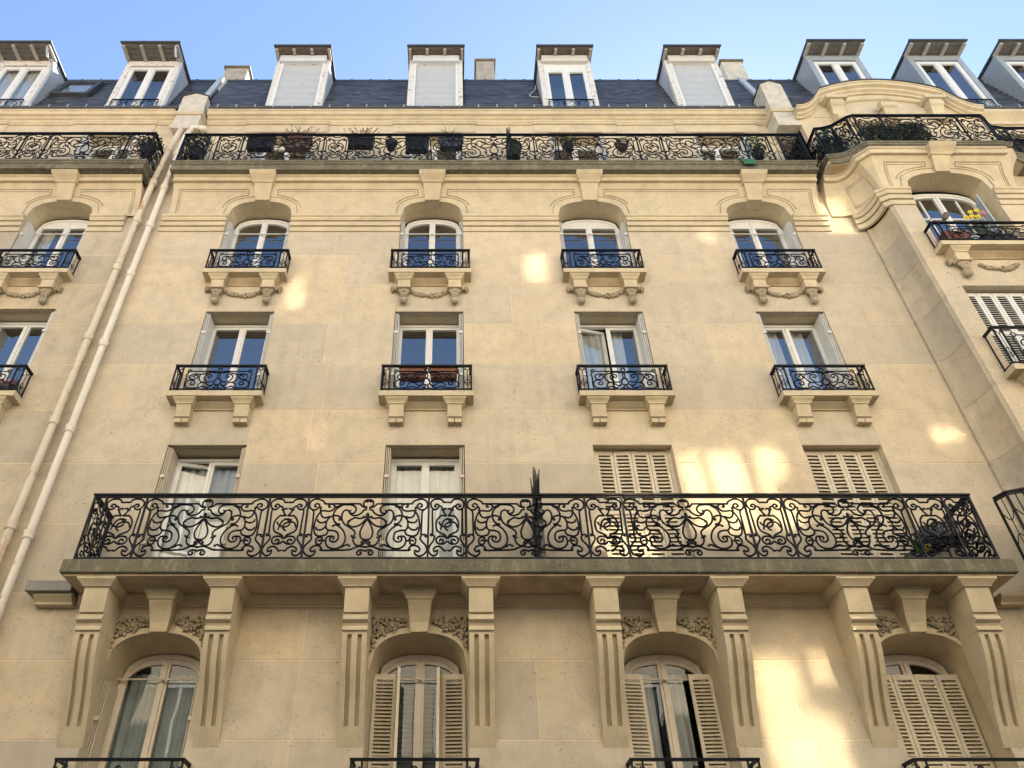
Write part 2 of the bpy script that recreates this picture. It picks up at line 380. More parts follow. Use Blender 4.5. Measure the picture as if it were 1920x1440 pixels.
def scroll_mesh(kind, w, h):
    def build():
        mb = MB(); sets = []
        if kind == 'wide': sets = [(WIDE, (1, -1))]; balls = WIDE_BALLS; r = 0.0134; s = 1 / 520
        elif kind == 'narrow': sets = [(NARROW, (1, -1)), (NARROW_ONE, (1,))]; balls = NARROW_BALLS; r = 0.0134; s = 1 / 520
        else: sets = [(WINP, (1, -1))]; balls = WIN_BALLS; r = 0.0116; s = 1 / 1250
        for curves, signs in sets:
            for c in curves:
                for sg in signs:
                    p = cr([(u * w / 2 * sg, 0, v * h) for u, v in c], 3)
                    mb.tube(p, r, 4)
        for (u, v), br in balls:
            for sg in (1, -1): mb.ball((u * w / 2 * sg, 0, v * h), br * s, br * s * 0.8, br * s, 5, 4)
        if kind == 'wide':
            for v0, rr in ((0.70, 0.026), (0.655, 0.024), (0.62, 0.018)): mb.ball((0, -0.004, v0 * h), rr, 0.02, rr * 1.3, 6, 5)
        return mb.mesh('scroll_panel', True, fix=False)
    return cached(('scroll', kind, round(w, 2), round(h, 2)), build)

def segment(parent, p0, p1, z0, h, kind):
    """one panel of ironwork between two plan points, with the posts left to the caller"""
    a = Vector(p0); b_ = Vector(p1); w = (b_ - a).length
    if kind == 'bars':
        mb = MB(); n = max(1, int(w / 0.14)) 
        for i in range(1, n + 1):
            x = -w / 2 + w * i / (n + 1); mb.tube([(x, 0, 0), (x, 0, h)], 0.008, 4)
        mb.tube(cr([(-w / 2, 0, h * .8), (0, 0, h * .62), (w / 2, 0, h * .8)]), 0.008, 4); mb.tube(cr([(-w / 2, 0, h * .2), (0, 0, h * .4), (w / 2, 0, h * .2)]), 0.008, 4)
        me = mb.mesh('scroll_panel', fix=False)
    else: me = scroll_mesh(kind, w, h)
    m = (a + b_) / 2
    return obj('scroll_panel', me, 'iron', parent, (m.x, m.y, z0), (0, 0, math.atan2(b_.y - a.y, b_.x - a.x)))

def post(parent, p, z0, h, w=0.026):
    me = cached(('post', round(h, 2), w), lambda: MB().box(-w / 2, w / 2, -w / 2, w / 2, 0, h).mesh('post'))
    return obj('post', me, 'iron', parent, (p[0], p[1], z0))

def railing(building, label, path, marks, z0, h, gap=0.035, cap_w=0.05):
    """path: plan polyline of the handrail; marks: list of (p0, p1, kind)"""
    r = empty('balcony_railing', (path[0][0], path[0][1], z0), building)
    if label: r['label'] = label
    bz = z0 + gap
    obj('handrail', MB().sweep([(-cap_w / 2, z0 + h - 0.018), (cap_w / 2, z0 + h - 0.018), (cap_w / 2, z0 + h + 0.008), (-cap_w / 2, z0 + h + 0.008)], path), 'iron', r)
    obj('upper_bar', MB().sweep([(-0.012, z0 + h - 0.052), (0.012, z0 + h - 0.052), (0.012, z0 + h - 0.038), (-0.012, z0 + h - 0.038)], path), 'iron', r)
    obj('lower_bar', MB().sweep([(-0.014, bz - 0.012), (0.014, bz - 0.012), (0.014, bz + 0.012), (-0.014, bz + 0.012)], path), 'iron', r)
    seen = set()
    for p0, p1, kind in marks:
        for p in (p0, p1):
            key = (round(p[0], 3), round(p[1], 3))
            if key not in seen: seen.add(key); post(r, p, z0, h - 0.02)
        segment(r, p0, p1, bz + 0.012, h - gap - 0.06, kind)
    return r

# ---------------------------------------------------------------- windows
def arcz(x, a, rise):
    if rise <= 0: return 0.0
    n = 2.6      # a flat basket arch
    t = min(1.0, abs(x) / a)
    return rise * (1 - t ** n) ** (1 / n) if rise > 0.3 else rise * (1 - t ** 2.2) ** (1 / 2.0)
def outline(x0, x1, z0, zs, a, rise, n=15, inset=0.0):
    pts = [(x0, z0)]
    for i in range(n):
        x = x0 + (x1 - x0) * i / (n - 1)
        pts.append((x, zs + arcz(x, a, rise)))
    pts.append((x1, z0)); return pts
def fill(mb, pts, y):
    z0 = pts[0][1]; top = pts[1:-1]
    for i in range(len(top) - 1):
        mb.quad((top[i][0], y, z0), (top[i + 1][0], y, z0), (top[i + 1][0], y, top[i + 1][1]), (top[i][0], y, top[i][1]))
    return mb

def curtain_mesh(x0, x1, z0, z1, amp=0.02, waves=None, key=None):
    mb = MB(); n = max(8, int((x1 - x0) / 0.012)); rnd = random.Random(int((x0 * 7 + z0) * 100)); ph = [rnd.random() * 6 for _ in range(3)]
    loops = []
    for k, z in enumerate((z0, (z0 + z1) / 2, z1)):
        loops.append([(x0 + (x1 - x0) * i / n, amp * (math.sin(i * 0.55 + ph[0] + 0.3 * k) + 0.5 * math.sin(i * 0.23 + ph[1])), z) for i in range(n + 1)])
    mb.loft(loops, False, False); return mb

def window(building, x, zb, w, zs, rise, yf, paint='white_paint', style='tall', curtain=None, ajar=False, bar=False, room_d=1.6, label=None, glass_arch=True, transom=False, blind=None, pane='glass'):
    """x centre, zb bottom, zs springing; yf = plane of the frame front"""
    a = w / 2; L0 = empty('window', (x, yf, zb), building)
    if label: L0['label'] = label
    H = zs - zb
    t = 0.055
    out = outline(-a, a, 0, H, a, rise); inn = [(-a + t, t)] + [(px * (a - t) / a, H - t * 0.9 + arcz(px, a, rise) * 0.97) for px, _ in out[1:-1]] + [(a - t, t)]
    obj('frame', MB().ring(out, inn, 0, 0.07), paint, L0, (x, yf, zb))
    # two casements
    ai = a - t; zi = H - t * 0.9
    s = 0.055
    for sg in (-1, 1):
        x0, x1 = (-ai, -0.004) if sg < 0 else (0.004, ai)
        n = 11; xs = [x0 + (x1 - x0) * i / (n - 1) for i in range(n)]
        top = lambda px: zi + arcz(px * a / ai, a, rise) * 0.97
        o_ = [(x0, t)] + [(q, top(q) - 0.003) for q in xs] + [(x1, t)]
        xi0, xi1 = x0 + s, x1 - s
        xi = [xi0 + (xi1 - xi0) * i / (n - 1) for i in range(n)]
        if glass_arch: i_ = [(xi0, t + s)] + [(q, min(top(q), zi + rise) - s * 1.15) for q in xi] + [(xi1, t + s)]
        else: i_ = [(xi0, t + s)] + [(q, min(top(q) - s * .7, zi + rise * 0.50) - s * .55) for q in xi] + [(xi1, t + s)]
        rot = None; lx = x; ang = 0
        cas = MB().ring(o_, i_, 0, 0.05)
        g = fill(MB(), i_, 0.028)
        if transom:
            cas.box(xi0, xi1, 0.005, 0.04, zi * 0.80, zi * 0.80 + 0.035)
            mid = (xi0 + xi1) / 2; cas.box(mid - 0.014, mid + 0.014, 0.005, 0.04, t + s, zi + rise * 0.6)
        hx = x0 if sg < 0 else x1
        for mbx in (cas, g): mbx.v = [(px - hx, py, pz) for px, py, pz in mbx.v]
        if ajar and sg == ajar: rot = (0, 0, R(16) if sg < 0 else R(-16)); rot = (0, 0, R(14 * (1 if sg < 0 else -1)))
        obj('casement', cas, paint, L0, (x + hx, yf + 0.008, zb), rot)
        # normals of the pane must face the street
        obj('glass_pane', g, pane, L0, (x + hx, yf + 0.008, zb), rot, fix=False)
    obj('meeting_stile', MB().box(-0.022, 0.022, -0.012, 0.01, t, zi + rise * 0.93 - 0.03), paint, L0, (x, yf, zb))
    # the dark room behind
    rm = MB(); X0, X1, Z0, Z1 = -a - 0.25, a + 0.25, -0.15, H + rise + 0.12
    D = room_d
    rm.quad((X0, D, Z0), (X1, D, Z0), (X1, D, Z1), (X0, D, Z1)); rm.quad((X0, 0.08, Z0), (X0, D, Z0), (X0, D, Z1), (X0, 0.08, Z1))
    rm.quad((X1, 0.08, Z0), (X1, D, Z0), (X1, D, Z1), (X1, 0.08, Z1)); rm.quad((X0, 0.08, Z0), (X1, 0.08, Z0), (X1, D, Z0), (X0, D, Z0)); rm.quad((X0, 0.08, Z1), (X1, 0.08, Z1), (X1, D, Z1), (X0, D, Z1))
    obj('room_wall', rm, 'room', L0, (x, yf, zb))
    if curtain:
        spans, cm = curtain
        for c0, c1 in spans: obj('curtain', curtain_mesh(c0, c1, 0.03, H + rise * 0.6 - 0.03), cm, L0, (x, yf + 0.17, zb), fix=False)
    if blind:
        bl = MB()
        nb = int((H + rise) / 0.06)
        for i in range(nb): bl.box(-a + .05, a - .05, 0, 0.012, i * 0.06, i * 0.06 + 0.045)
        obj('venetian_blind', bl, 'blind_dark', L0, (x, yf + 0.15, zb))
    if bar:
        obj('crossbar', MB().tube([(-a - 0.02, -0.05, H * bar), (a + 0.02, -0.05, H * bar)], 0.011, 6).ball((0, -0.05, H * bar), 0.03, 0.025, 0.02), paint, L0, (x, yf, zb))
    return L0

def reveal(building, x, w, zb, zs, rise, y0, y1, mat='stone_trim', splay=0.0, head=True):
    """jamb faces, soffit and floor of an opening between depths y0 and y1"""
    a = w / 2; n = 19; top0 = []; top1 = []
    a1 = a - splay
    for i in range(n):
        q = -1 + 2 * i / (n - 1); top0.append((x + q * a, y0, zs + arcz(q * a, a, rise))); top1.append((x + q * a1, y1, zs + arcz(q * a1, a1, rise) * (0.9 if splay else 1) - (0.05 if splay else 0)))
    mb = MB(); l0 = [(x - a, y0, zb)] + top0 + [(x + a, y0, zb)]; l1 = [(x - a1, y1, zb)] + top1 + [(x + a1, y1, zb)]
    l2 = [(p[0] + (-.12 if p[0] < x else .12), y1, p[2] + (0.1 if p[2] > zb else 0)) for p in l1]
    if head: mb.loft([l0, l1], False, False)
    else:
        for sg in (-1, 1): mb.quad((x + sg * a, y0, zb), (x + sg * a, y1, zb), (x + sg * a, y1, zs), (x + sg * a, y0, zs))
    mb.quad((x - a, y0, zb), (x + a, y0, zb), (x + a1, y1, zb), (x - a1, y1, zb))
    return obj('reveal', mb, mat, building, smooth=30)

def folded_shutters(building, x, w, zb, zt, y0, y1, mat='metal_shutter', sides=(-1, 1), spread=0.0):
    for sg in sides:
        mb = MB()
        for k in range(3):
            xx = sg * (w / 2 - 0.02 - 0.026 * k)
            mb.box(xx - 0.006, xx + 0.006, y0 + 0.012 * k, y1, zb, zt)
        for zz in (0.25, 0.75):
            z_ = zb + (zt - zb) * zz; mb.box(sg * (w / 2 - 0.075), sg * (w / 2 - 0.01), y0 - 0.012, y0 + 0.012, z_, z_ + 0.05) if sg > 0 else mb.box(-(w / 2 - 0.01), -(w / 2 - 0.075), y0 - 0.012, y0 + 0.012, z_, z_ + 0.05)
        o = obj('folded_shutter', mb, mat, building, (x, 0, 0))
        if sg: o.rotation_euler = (0, 0, 0)

SLATS = [0]
def louvre_leaf(building, x0, w, zb, h, y, pitch, mat='shutter_paint', single=True, ang=0.0, hinge=-1, t=0.045, zvis=0.0):
    """a louvred leaf hinged at its left (-1) or right (1) edge"""
    hx = x0 if hinge < 0 else x0 + w; off = 0 if hinge < 0 else -w
    mb = MB(); d = 0.028
    mb.box(off, off + t, 0, d, 0, h); mb.box(off + w - t, off + w, 0, d, 0, h); mb.box(off + t, off + w - t, 0, d, 0, 0.09); mb.box(off + t, off + w - t, 0, d, h - 0.07, h); mb.box(off + t, off + w - t, 0, d, h * .5, h * .5 + 0.06)
    leaf = obj('shutter', mb, mat, building, (hx, y, zb), (0, 0, ang))
    sw = w - 2 * t
    def slat():
        return MB().prism_x([(-0.012, 0.0), (-0.006, -0.004), (0.034, pitch * 0.86), (0.028, pitch * 0.9)], -sw / 2, sw / 2).mesh('slat')
    me = cached(('slat', round(sw, 3), pitch), slat)
    zs = []; z = 0.095
    while z < h - 0.10:
        if not (h * .5 - pitch * .55 < z < h * .5 + 0.05): zs.append(z)
        z += pitch
    if single:
        for z in [q for q in zs if zb + q > zvis]: obj('slat', me, mat, leaf, (off + w / 2, -0.002, z), local=True); SLATS[0] += 1
        zs = [q for q in zs if zb + q <= zvis]
    if zs and (not single or zvis):
        mb = MB()
        for z in zs: mb.prism_x([(-0.014, z), (-0.008, z - 0.004), (0.032, z + pitch * 0.86), (0.026, z + pitch * 0.9)], off + t, off + w - t)
        o = obj('slat', mb, mat, leaf, (0, 0, 0), local=True); o['kind'] = 'stuff'
    return leaf

# ---------------------------------------------------------------- ashlar walls
def block_wall(building, x0, x1, rows, ops, y=0.0, mat='stone', seed=1, depth=0.12, face=None, bmin=0.85, bmax=1.6):
    rnd = random.Random(seed); g = 0.006; back = MB()
    for r in range(len(rows) - 1):
        z0, z1 = rows[r], rows[r + 1]
        act = sorted([(o[0], o[1], o[2], o[3]) for o in ops if o[2] < z1 - 1e-4 and o[3] > z0 + 1e-4])
        segs = []; cx = x0
        for o in act:
            if o[0] > cx: segs.append((cx, o[0], z0, z1))
            if o[2] > z0 + 0.03: segs.append((o[0], o[1], z0, o[2]))
            if o[3] < z1 - 0.03: segs.append((o[0], o[1], o[3], z1))
            cx = o[1]
        if cx < x1: segs.append((cx, x1, z0, z1))
        for a, b_, q0, q1 in segs:
            back.quad((a, y + 0.003, q0), (b_, y + 0.003, q0), (b_, y + 0.003, q1), (a, y + 0.003, q1))
            n = max(1, round((b_ - a) / rnd.uniform(bmin, bmax))); cuts = [a]
            for i in range(1, n): cuts.append(a + (b_ - a) * (i + rnd.uniform(-.18, .18)) / n)
            cuts.append(b_)
            for i in range(n):
                xa, xb = cuts[i] + (g if cuts[i] > a else 0), cuts[i + 1] - (g if i < n - 1 else 0)
                yo = rnd.uniform(-0.0012, 0.0)
                e = 0.002
                f0 = [(xa, y + yo + e, q0 + g), (xb, y + yo + e, q0 + g), (xb, y + yo + e, q1 - g), (xa, y + yo + e, q1 - g)]
                f1 = [(xa + e, y + yo, q0 + g + e), (xb - e, y + yo, q0 + g + e), (xb - e, y + yo, q1 - g - e), (xa + e, y + yo, q1 - g - e)]
                f2 = [(p[0], y + depth, p[2]) for p in f0]
                obj('stone_block', MB().loft([f2, f0, f1]), mat, building)
    o = obj('mortar_joint', back, 'mortar', building, fix=False)
    return o

ROWS = [0, 1.05, 2.1, 3.17, 4.14, 5.1, 6.02, 7.08, 8.12, 9.15, 10.12, 11.08, 12.09, 12.9, 13.6]
COLS = [-3.87, -0.465, 2.77, 6.04]
A4 = [(-3.937, 1.30), (-0.464, 1.255), (2.758, 1.36), (6.128, 1.31)]      # arched windows of the fourth floor
RW = 1.235

def sill_unit(building, x, ztop, w=1.53, ornate=False, y0=0.0, cor=(0.47, 0.46)):
    """little balcony slab on two corbels; ornate ones carry masks, rosettes and a garland"""
    s = empty('window_sill', (x, y0, ztop), building); p = 0.264
    obj('slab', MB().prism_x([(y0, ztop - 0.11), (y0 - p, ztop - 0.11), (y0 - p, ztop - 0.01), (y0 - p + 0.012, ztop), (y0, ztop)], x - w / 2, x + w / 2), 'stone_trim', s)
    zz = ztop - 0.112
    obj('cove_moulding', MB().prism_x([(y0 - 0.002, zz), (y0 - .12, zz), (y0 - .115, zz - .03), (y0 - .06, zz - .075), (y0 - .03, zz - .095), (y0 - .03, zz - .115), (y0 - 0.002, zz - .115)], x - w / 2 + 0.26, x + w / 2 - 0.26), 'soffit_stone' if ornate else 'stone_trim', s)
    for cxo in (-cor[0], cor[1]):
        cx = x + cxo; cw = 0.115
        mb = MB()
        # flared cap
        caps = [(0.065, 0.245, 0), (0.065, 0.245, -0.025), (0.04, 0.215, -0.055), (0.02, 0.195, -0.085), (0.02, 0.195, -0.10), (0.008, 0.183, -0.108)]
        mb.loft([[(cx - cw - o_, y0 - 0.001, zz + dz), (cx + cw + o_, y0 - 0.001, zz + dz), (cx + cw + o_, y0 - d_, zz + dz), (cx - cw - o_, y0 - d_, zz + dz)] for o_, d_, dz in caps])
        z1 = zz - 0.108
        if not ornate:
            mb.prism_x([(y0, z1), (y0 - .175, z1), (y0 - .17, z1 - .02), (y0 - .13, z1 - .19), (y0 - .13, z1 - .20), (y0, z1 - .20)], cx - cw, cx + cw)
            mb.prism_x([(y0, z1 - .20), (y0 - .145, z1 - .20), (y0 - .145, z1 - .215), (y0 - .12, z1 - .23), (y0, z1 - .23)], cx - cw - .004, cx + cw + .004)
            for sg in (-1, 1):
                c2 = cx + sg * 0.058
                mb.prism_x([(y0, z1 - .225), (y0 - .105, z1 - .225), (y0 - .12, z1 - .26), (y0 - .115, z1 - .31), (y0, z1 - .31)], c2 - .052, c2 + .052)
            obj('corbel', mb, 'stone_trim', s)
        else:
            mb.prism_x([(y0, z1), (y0 - .175, z1), (y0 - .155, z1 - .17), (y0, z1 - .17)], cx - cw, cx + cw)
            mb.prism_x([(y0, z1 - .165), (y0 - .18, z1 - .165), (y0 - .175, z1 - .19), (y0, z1 - .19)], cx - cw - .02, cx + cw + .02)
            obj('corbel', mb, 'stone_trim', s)
            o = MB(); rnd = random.Random(int(cx * 10))
            o.ball((cx, y0 - .09, z1 - .25), .085, .07, .09, 8, 6); o.ball((cx, y0 - .10, z1 - .33), .06, .06, .07, 8, 6)
            o.ball((cx, y0 - .155, z1 - .27), .025, .03, .035, 6, 5); o.ball((cx, y0 - .145, z1 - .34), .02, .03, .03, 6, 5)
            for sg in (-1, 1):
                o.ball((cx + sg * .07, y0 - .09, z1 - .22), .035, .05, .05, 6, 5); o.ball((cx + sg * .055, y0 - .09, z1 - .40), .02, .04, .05, 6, 5)
                o.ball((cx + sg * .04, y0 - .135, z1 - .24), .022, .025, .02, 6, 5)
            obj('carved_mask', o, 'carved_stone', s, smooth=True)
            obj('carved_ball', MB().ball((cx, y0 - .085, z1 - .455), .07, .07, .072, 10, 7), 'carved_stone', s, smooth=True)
            sg = -1 if cxo < 0 else 1
            o = MB()
            for k in range(5):
                aa = R(-60 + 30 * k); o.ball((cx + sg * (cw + .075 + .02 * math.cos(aa)), y0 - .05, z1 - .13 + .05 * math.sin(aa)), .05, .04, .017, 7, 5, Matrix.Rotation(-aa * sg, 3, 'Y'))
            o.ball((cx + sg * (cw + .03), y0 - .05, z1 - .12), .035, .05, .06, 7, 5)
            obj('carved_shell', o, 'carved_stone', s, smooth=True)
    if ornate:
        o = MB(); rnd = random.Random(5); zc = zz - 0.26
        for i in range(64):
            t = rnd.uniform(-1, 1); xx = x + t * 0.34; sag = 0.125 * (1 - t * t)
            o.ball((xx, y0 - .022, zc - sag + rnd.uniform(-.042, .042) * (1.3 - abs(t))), rnd.uniform(.034, .058), .034, rnd.uniform(.014, .022), 6, 4, Matrix.Rotation(rnd.uniform(-1.1, 1.1) + t * 0.5, 3, 'Y'))
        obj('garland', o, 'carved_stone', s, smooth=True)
    return s

def window_rail(building, x, z, w=1.465, h=0.55, y=-0.235, back=0.0, label=None):
    r = empty('balcony_railing', (x, y, z), building)
    if label: r['label'] = label
    a = w / 2
    path = [(x - a, back - 0.01), (x - a, y), (x + a, y), (x + a, back - 0.01)]
    obj('handrail', MB().sweep([(-0.03, z + h - 0.028), (0.016, z + h - 0.028), (0.02, z + h), (-0.02, z + h)], path), 'iron', r)
    obj('lower_bar', MB().sweep([(-0.01, z + 0.03), (0.01, z + 0.03), (0.01, z + 0.05), (-0.01, z + 0.05)], path), 'iron', r)
    e = 0.125
    for xx in (x - a, x - a + e, x + a - e, x + a): post(r, (xx, y), z, h - 0.02, 0.022)
    segment(r, (x - a + e, y), (x + a - e, y), z + 0.04, h - 0.08, 'window')
    # narrow end panels and returns
    def endp():
        mb = MB(); hh = h - 0.06; w2 = e / 2
        for sg in (-1, 1):
            mb.tube(cr([(0, 0, hh * .45), (sg * w2 * .5, 0, hh * .38), (sg * w2 * .75, 0, hh * .28), (0, 0, hh * .16)], 3), .006, 4)
            mb.tube(cr([(sg * w2 * .9, 0, hh * .32), (sg * w2 * .3, 0, hh * .3), (0, 0, hh * .22)], 3), .006, 4)
            mb.tube(cr([(0, 0, hh * .8), (sg * w2 * .55, 0, hh * .93), (sg * w2 * .7, 0, hh * .86), (sg * w2 * .3, 0, hh * .88)], 3), .006, 4)
        mb.tube([(0, 0, 0), (0, 0, hh * .8)], .006, 4); return mb.mesh('scroll_panel', fix=False)
    me = cached(('endp', round(h, 2)), endp)
    for xx in (x - a + e / 2, x + a - e / 2): obj('scroll_panel', me, 'iron', r, (xx, y, z + 0.03))
    for xx in (x - a, x + a):
        obj('scroll_panel', me, 'iron', r, (xx, y * 0.55, z + 0.03), (0, 0, R(90)))
        post(r, (xx, back - 0.03), z, h - 0.02, 0.018)
    return r

# ================================================================ the three buildings
central = empty('apartment_building', (1.0, 0, 0))
tag(central, 'cream stone apartment building in the middle, four window bays wide, right of the drainpipes', 'building', 'apartment buildings along the street')
left = empty('apartment_building', (-9.5, 0, 0))
tag(left, 'greyer stone apartment building cut off by the left edge, with a skylight in its roof', 'building', 'apartment buildings along the street')
right = empty('apartment_building', (10.5, 0, 0))
tag(right, 'stone apartment building at the right edge with a rounded bay and arched pediment', 'building', 'apartment buildings along the street')

def cove_y(z, z0=14.03, z1=14.95, base=-0.045, out=-0.34):
    t = max(0, min(1, (z - z0) / (z1 - z0))); return base + (out - base) * t ** 2.4

def frieze(building, x0, x1, arches, z0=14.03, z1=14.95, off=0.0, cap=(0, 0), panels=True, keyx=None):
    """coved frieze with arched openings, sunk panels, archivolts and keystones. arches: (x, w, rise)"""
    xs = [x0]; 
    for ax, aw, ar in arches:
        xs += [ax - aw / 2 + aw * i / 20 for i in range(21)]
    xs.append(x1)
    xs2 = []
    for i in range(len(xs) - 1):
        n = max(1, int((xs[i + 1] - xs[i]) / 0.4)); xs2 += [xs[i] + (xs[i + 1] - xs[i]) * k / n for k in range(n)]
    xs2.append(xs[-1]); mb = MB(); nz = 9
    def bot(x):
        for ax, aw, ar in arches:
            if abs(x - ax) <= aw / 2 + 1e-6: return z0 + arcz(x - ax, aw / 2, ar)
        return z0
    cols = []
    for x in xs2:
        b = bot(x); cols.append([(x, cove_y(b + (z1 - b) * k / nz, z0, z1) + off, b + (z1 - b) * k / nz) for k in range(nz + 1)])
    mb.loft(cols, False, False)
    # closed returns at both ends
    for col in (cols[0], cols[-1]):
        n = len(mb.v); mb.v += col + [(col[-1][0], 0.05 + off, col[-1][2]), (col[0][0], 0.05 + off, col[0][2])]; mb.f.append(tuple(range(n, len(mb.v))))
    # intrados
    for ax, aw, ar in arches:
        l0 = []; l1 = []
        for i in range(21):
            q = -aw / 2 + aw * i / 20; z = z0 + arcz(q, aw / 2, ar); l0.append((ax + q, cove_y(z, z0, z1) + off, z)); l1.append((ax + q, 0.36 + off, z))
        mb.loft([l0, l1], False, False)
    obj('frieze', mb, 'stone_trim', building, smooth=28)
    S = lambda x, z, d=0.0: (x, cove_y(z, z0, z1) + off - d, z)
    for ax, aw, ar in arches:
        e = 0.115
        pts = [S(ax + q * (aw / 2 + e), z0 + arcz(q * (aw / 2), aw / 2, ar) + e * (0.9 if abs(q) < 0.97 else (0 if abs(q) > .999 else .5)), 0.002) for q in [-1 + 2 * i / 24 for i in range(25)]]
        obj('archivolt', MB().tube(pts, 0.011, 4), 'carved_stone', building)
    if panels:
        ends = [x0 + 0.13] + sum([[a[0] - 0.30, a[0] + 0.30] for a in arches], []) + [x1 - 0.13]
        for i in range(0, len(ends), 2):
            a, b_ = ends[i], ends[i + 1]
            if b_ - a < 0.3: continue
            def low(x):
                z = z0 + 0.05
                for ax, aw, ar in arches:
                    if abs(x - ax) < aw / 2 + 0.16: z = max(z, z0 + arcz(abs(x - ax) * (aw / 2) / (aw / 2 + 0.16), aw / 2, ar) + 0.15)
                return z
            zt = z1 - 0.24
            for k, (ins, rr) in enumerate(((0, 0.015), (0.045, 0.010))):
                aa, bb = a + ins, b_ - ins
                n = 16; seq = [S(aa, low(aa) + ins + (zt - ins - low(aa) - ins) * j / 5) for j in range(6)] + [S(aa + (bb - aa) * j / n, zt - ins) for j in range(1, n)] + [S(bb, zt - ins - (zt - ins - low(bb) - ins) * j / 5) for j in range(6)]
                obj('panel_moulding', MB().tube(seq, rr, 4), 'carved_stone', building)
                if k == 0:
                    seq = [S(aa + (bb - aa) * j / 40, low(aa + (bb - aa) * j / 40)) for j in range(41)]
                    seq = [p for p in seq if p[2] > z0 + 0.07] or seq
                    # the lower outline follows the arches on either side
                    m_ = (aa + bb) / 2
                    for half in ([p for p in seq if p[0] < m_], [p for p in seq if p[0] >= m_]):
                        if len(half) > 1: obj('panel_moulding', MB().tube(half, rr, 4), 'carved_stone', building)
    # keystones
    for ax, aw, ar in arches:
        kb = z0 + ar - 0.015; mb = MB(); w0, w1 = 0.145, 0.185
        lv = [(kb, w0, 0.055), (kb + 0.1, w0 + .008, 0.07), (z1 - 0.20, w1, 0.085), (z1 - 0.18, w1, 0.085), (z1 - 0.175, w1 + .03, 0.11), (z1 - 0.14, w1 + .035, 0.12), (z1 - 0.06, w1 + .08, 0.17), (z1 - 0.005, w1 + .085, 0.18)]
        mb.loft([[(ax - hw, 0.1 + off, z), (ax + hw, 0.1 + off, z), (ax + hw, cove_y(z, z0, z1) + off - d, z), (ax - hw, cove_y(z, z0, z1) + off - d, z)] for z, hw, d in lv])
        obj('keystone', mb, 'stone_trim', building)
    # crowning moulding under the slab
    obj('moulding', MB().sweep([(-0.2, z1 - 0.12), (0.02, z1 - 0.12), (0.03, z1 - 0.10), (0.035, z1 - 0.03), (0.07, z1 - 0.015), (0.07, z1 + 0.02), (-0.2, z1 + 0.02)], [(x0, -0.30 + off), (x1, -0.30 + off)]), 'stone_trim', building)

def band(building, path, z0=13.585, z1=14.03):
    prof = [(-0.03, z0), (0.03, z0), (0.034, z0 + .02), (0.034, z0 + .115), (0.008, z0 + .12), (0.008, z0 + .14), (0.056, z0 + .145), (0.056, z0 + .255), (0.02, z0 + .26), (0.02, z0 + .28), (0.07, z0 + .287), (0.085, z0 + .33), (0.09, z0 + .36), (0.115, z0 + .375), (0.115, z1 - .012), (0.10, z1), (-0.03, z1)]
    return obj('string_course', MB().sweep(prof, path), 'stone_trim', building)

def balcony_slab(building, path, ztop, t=0.29, out=0.0, name='balcony_slab', mat='weathered_slab'):
    z = ztop
    prof = [(-0.75, z - t), (-0.03, z - t), (-0.03, z - t + .09), (-0.055, z - t + .10), (-0.04, z - t + .17), (-0.015, z - t + .18), (-0.015, z - .06), (0.0, z - .055), (0.0, z - .01), (-0.01, z), (-0.75, z)]
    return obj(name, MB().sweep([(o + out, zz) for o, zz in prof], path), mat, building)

def fifth_floor(building, x0, x1, ops, y=0.1):
    """top storey: plain wall with door openings, stepped band and cornice under the gutter"""
    block_wall(building, x0, x1, [15.2, 16.25, 17.22, 17.62], [(o - 0.625, o + 0.625, 15.26, 17.22) for o in ops], y=y, seed=int(abs(x0) * 10) + 3, mat='stone_trim')
    for i, o in enumerate(ops):
        reveal(building, o, 1.25, 15.26, 17.22, 0, y + 0.12, y + 0.36)
        window(building, o, 15.26, 1.21, 17.2, 0, y + 0.34, curtain=([(-.55, -.1)], 'curtain') if i % 2 else None)
        folded_shutters(building, o, 1.25, 15.3, 17.2, y + 0.02, y + 0.3, 'white_paint')
        # raised strip round the opening
        obj('surround', MB().box(o - 0.95, o + 0.95, y - 0.02, y + 0.06, 17.222, 17.5), 'stone_trim', building)
    prof = [(0, 17.5), (0.03, 17.5), (0.035, 17.54), (0.06, 17.56), (0.065, 17.60), (0, 17.60)]
    obj('string_course', MB().sweep(prof, [(x0, y), (x1, y)]), 'stone_trim', building)
    for o in ops:
        obj('string_course', MB().sweep([(a + 0.03, b_ + 0.002) for a, b_ in prof], [(o - 0.97, y), (o + 0.97, y)]), 'stone_trim', building)
    z = 17.603
    prof = [(-0.1, z), (0.05, z), (0.06, z + .03), (0.10, z + .05), (0.12, z + .09), (0.18, z + .11), (0.19, z + .20), (0.22, z + .215), (0.22, z + .25), (-0.1, z + .25)]
    obj('cornice', MB().sweep(prof, [(x0, y), (x1, y)]), 'stone_trim', building)

def gutter(building, x0, x1, y=0.1, z=17.855):
    g = obj('gutter', MB().sweep([(0.0, z + 0.002), (0.23, z + 0.002), (0.25, z + .015), (0.25, z + .03), (0.235, z + .03), (0.225, z + .015), (0.0, z + .015)], [(x0, y), (x1, y)]), 'dark_gutter', building)
    obj('gutter', MB().tube([(x0, y - .215, z + .075), (x1, y - .215, z + .075)], 0.035, 8), 'dark_gutter', building, smooth=True)
    n = int((x1 - x0) / 0.43)
    me = cached('gbr', lambda: MB().box(-.012, .012, -.05, .16, -.055, -.04).box(-.012, .012, -.05, -.04, -.05, .045).mesh('gutter_bracket'))
    for i in range(n): obj('gutter_bracket', me, 'pale_zinc', building, (x0 + 0.2 + (x1 - x0 - .4) * i / (n - 1), y - .215, z + .075))

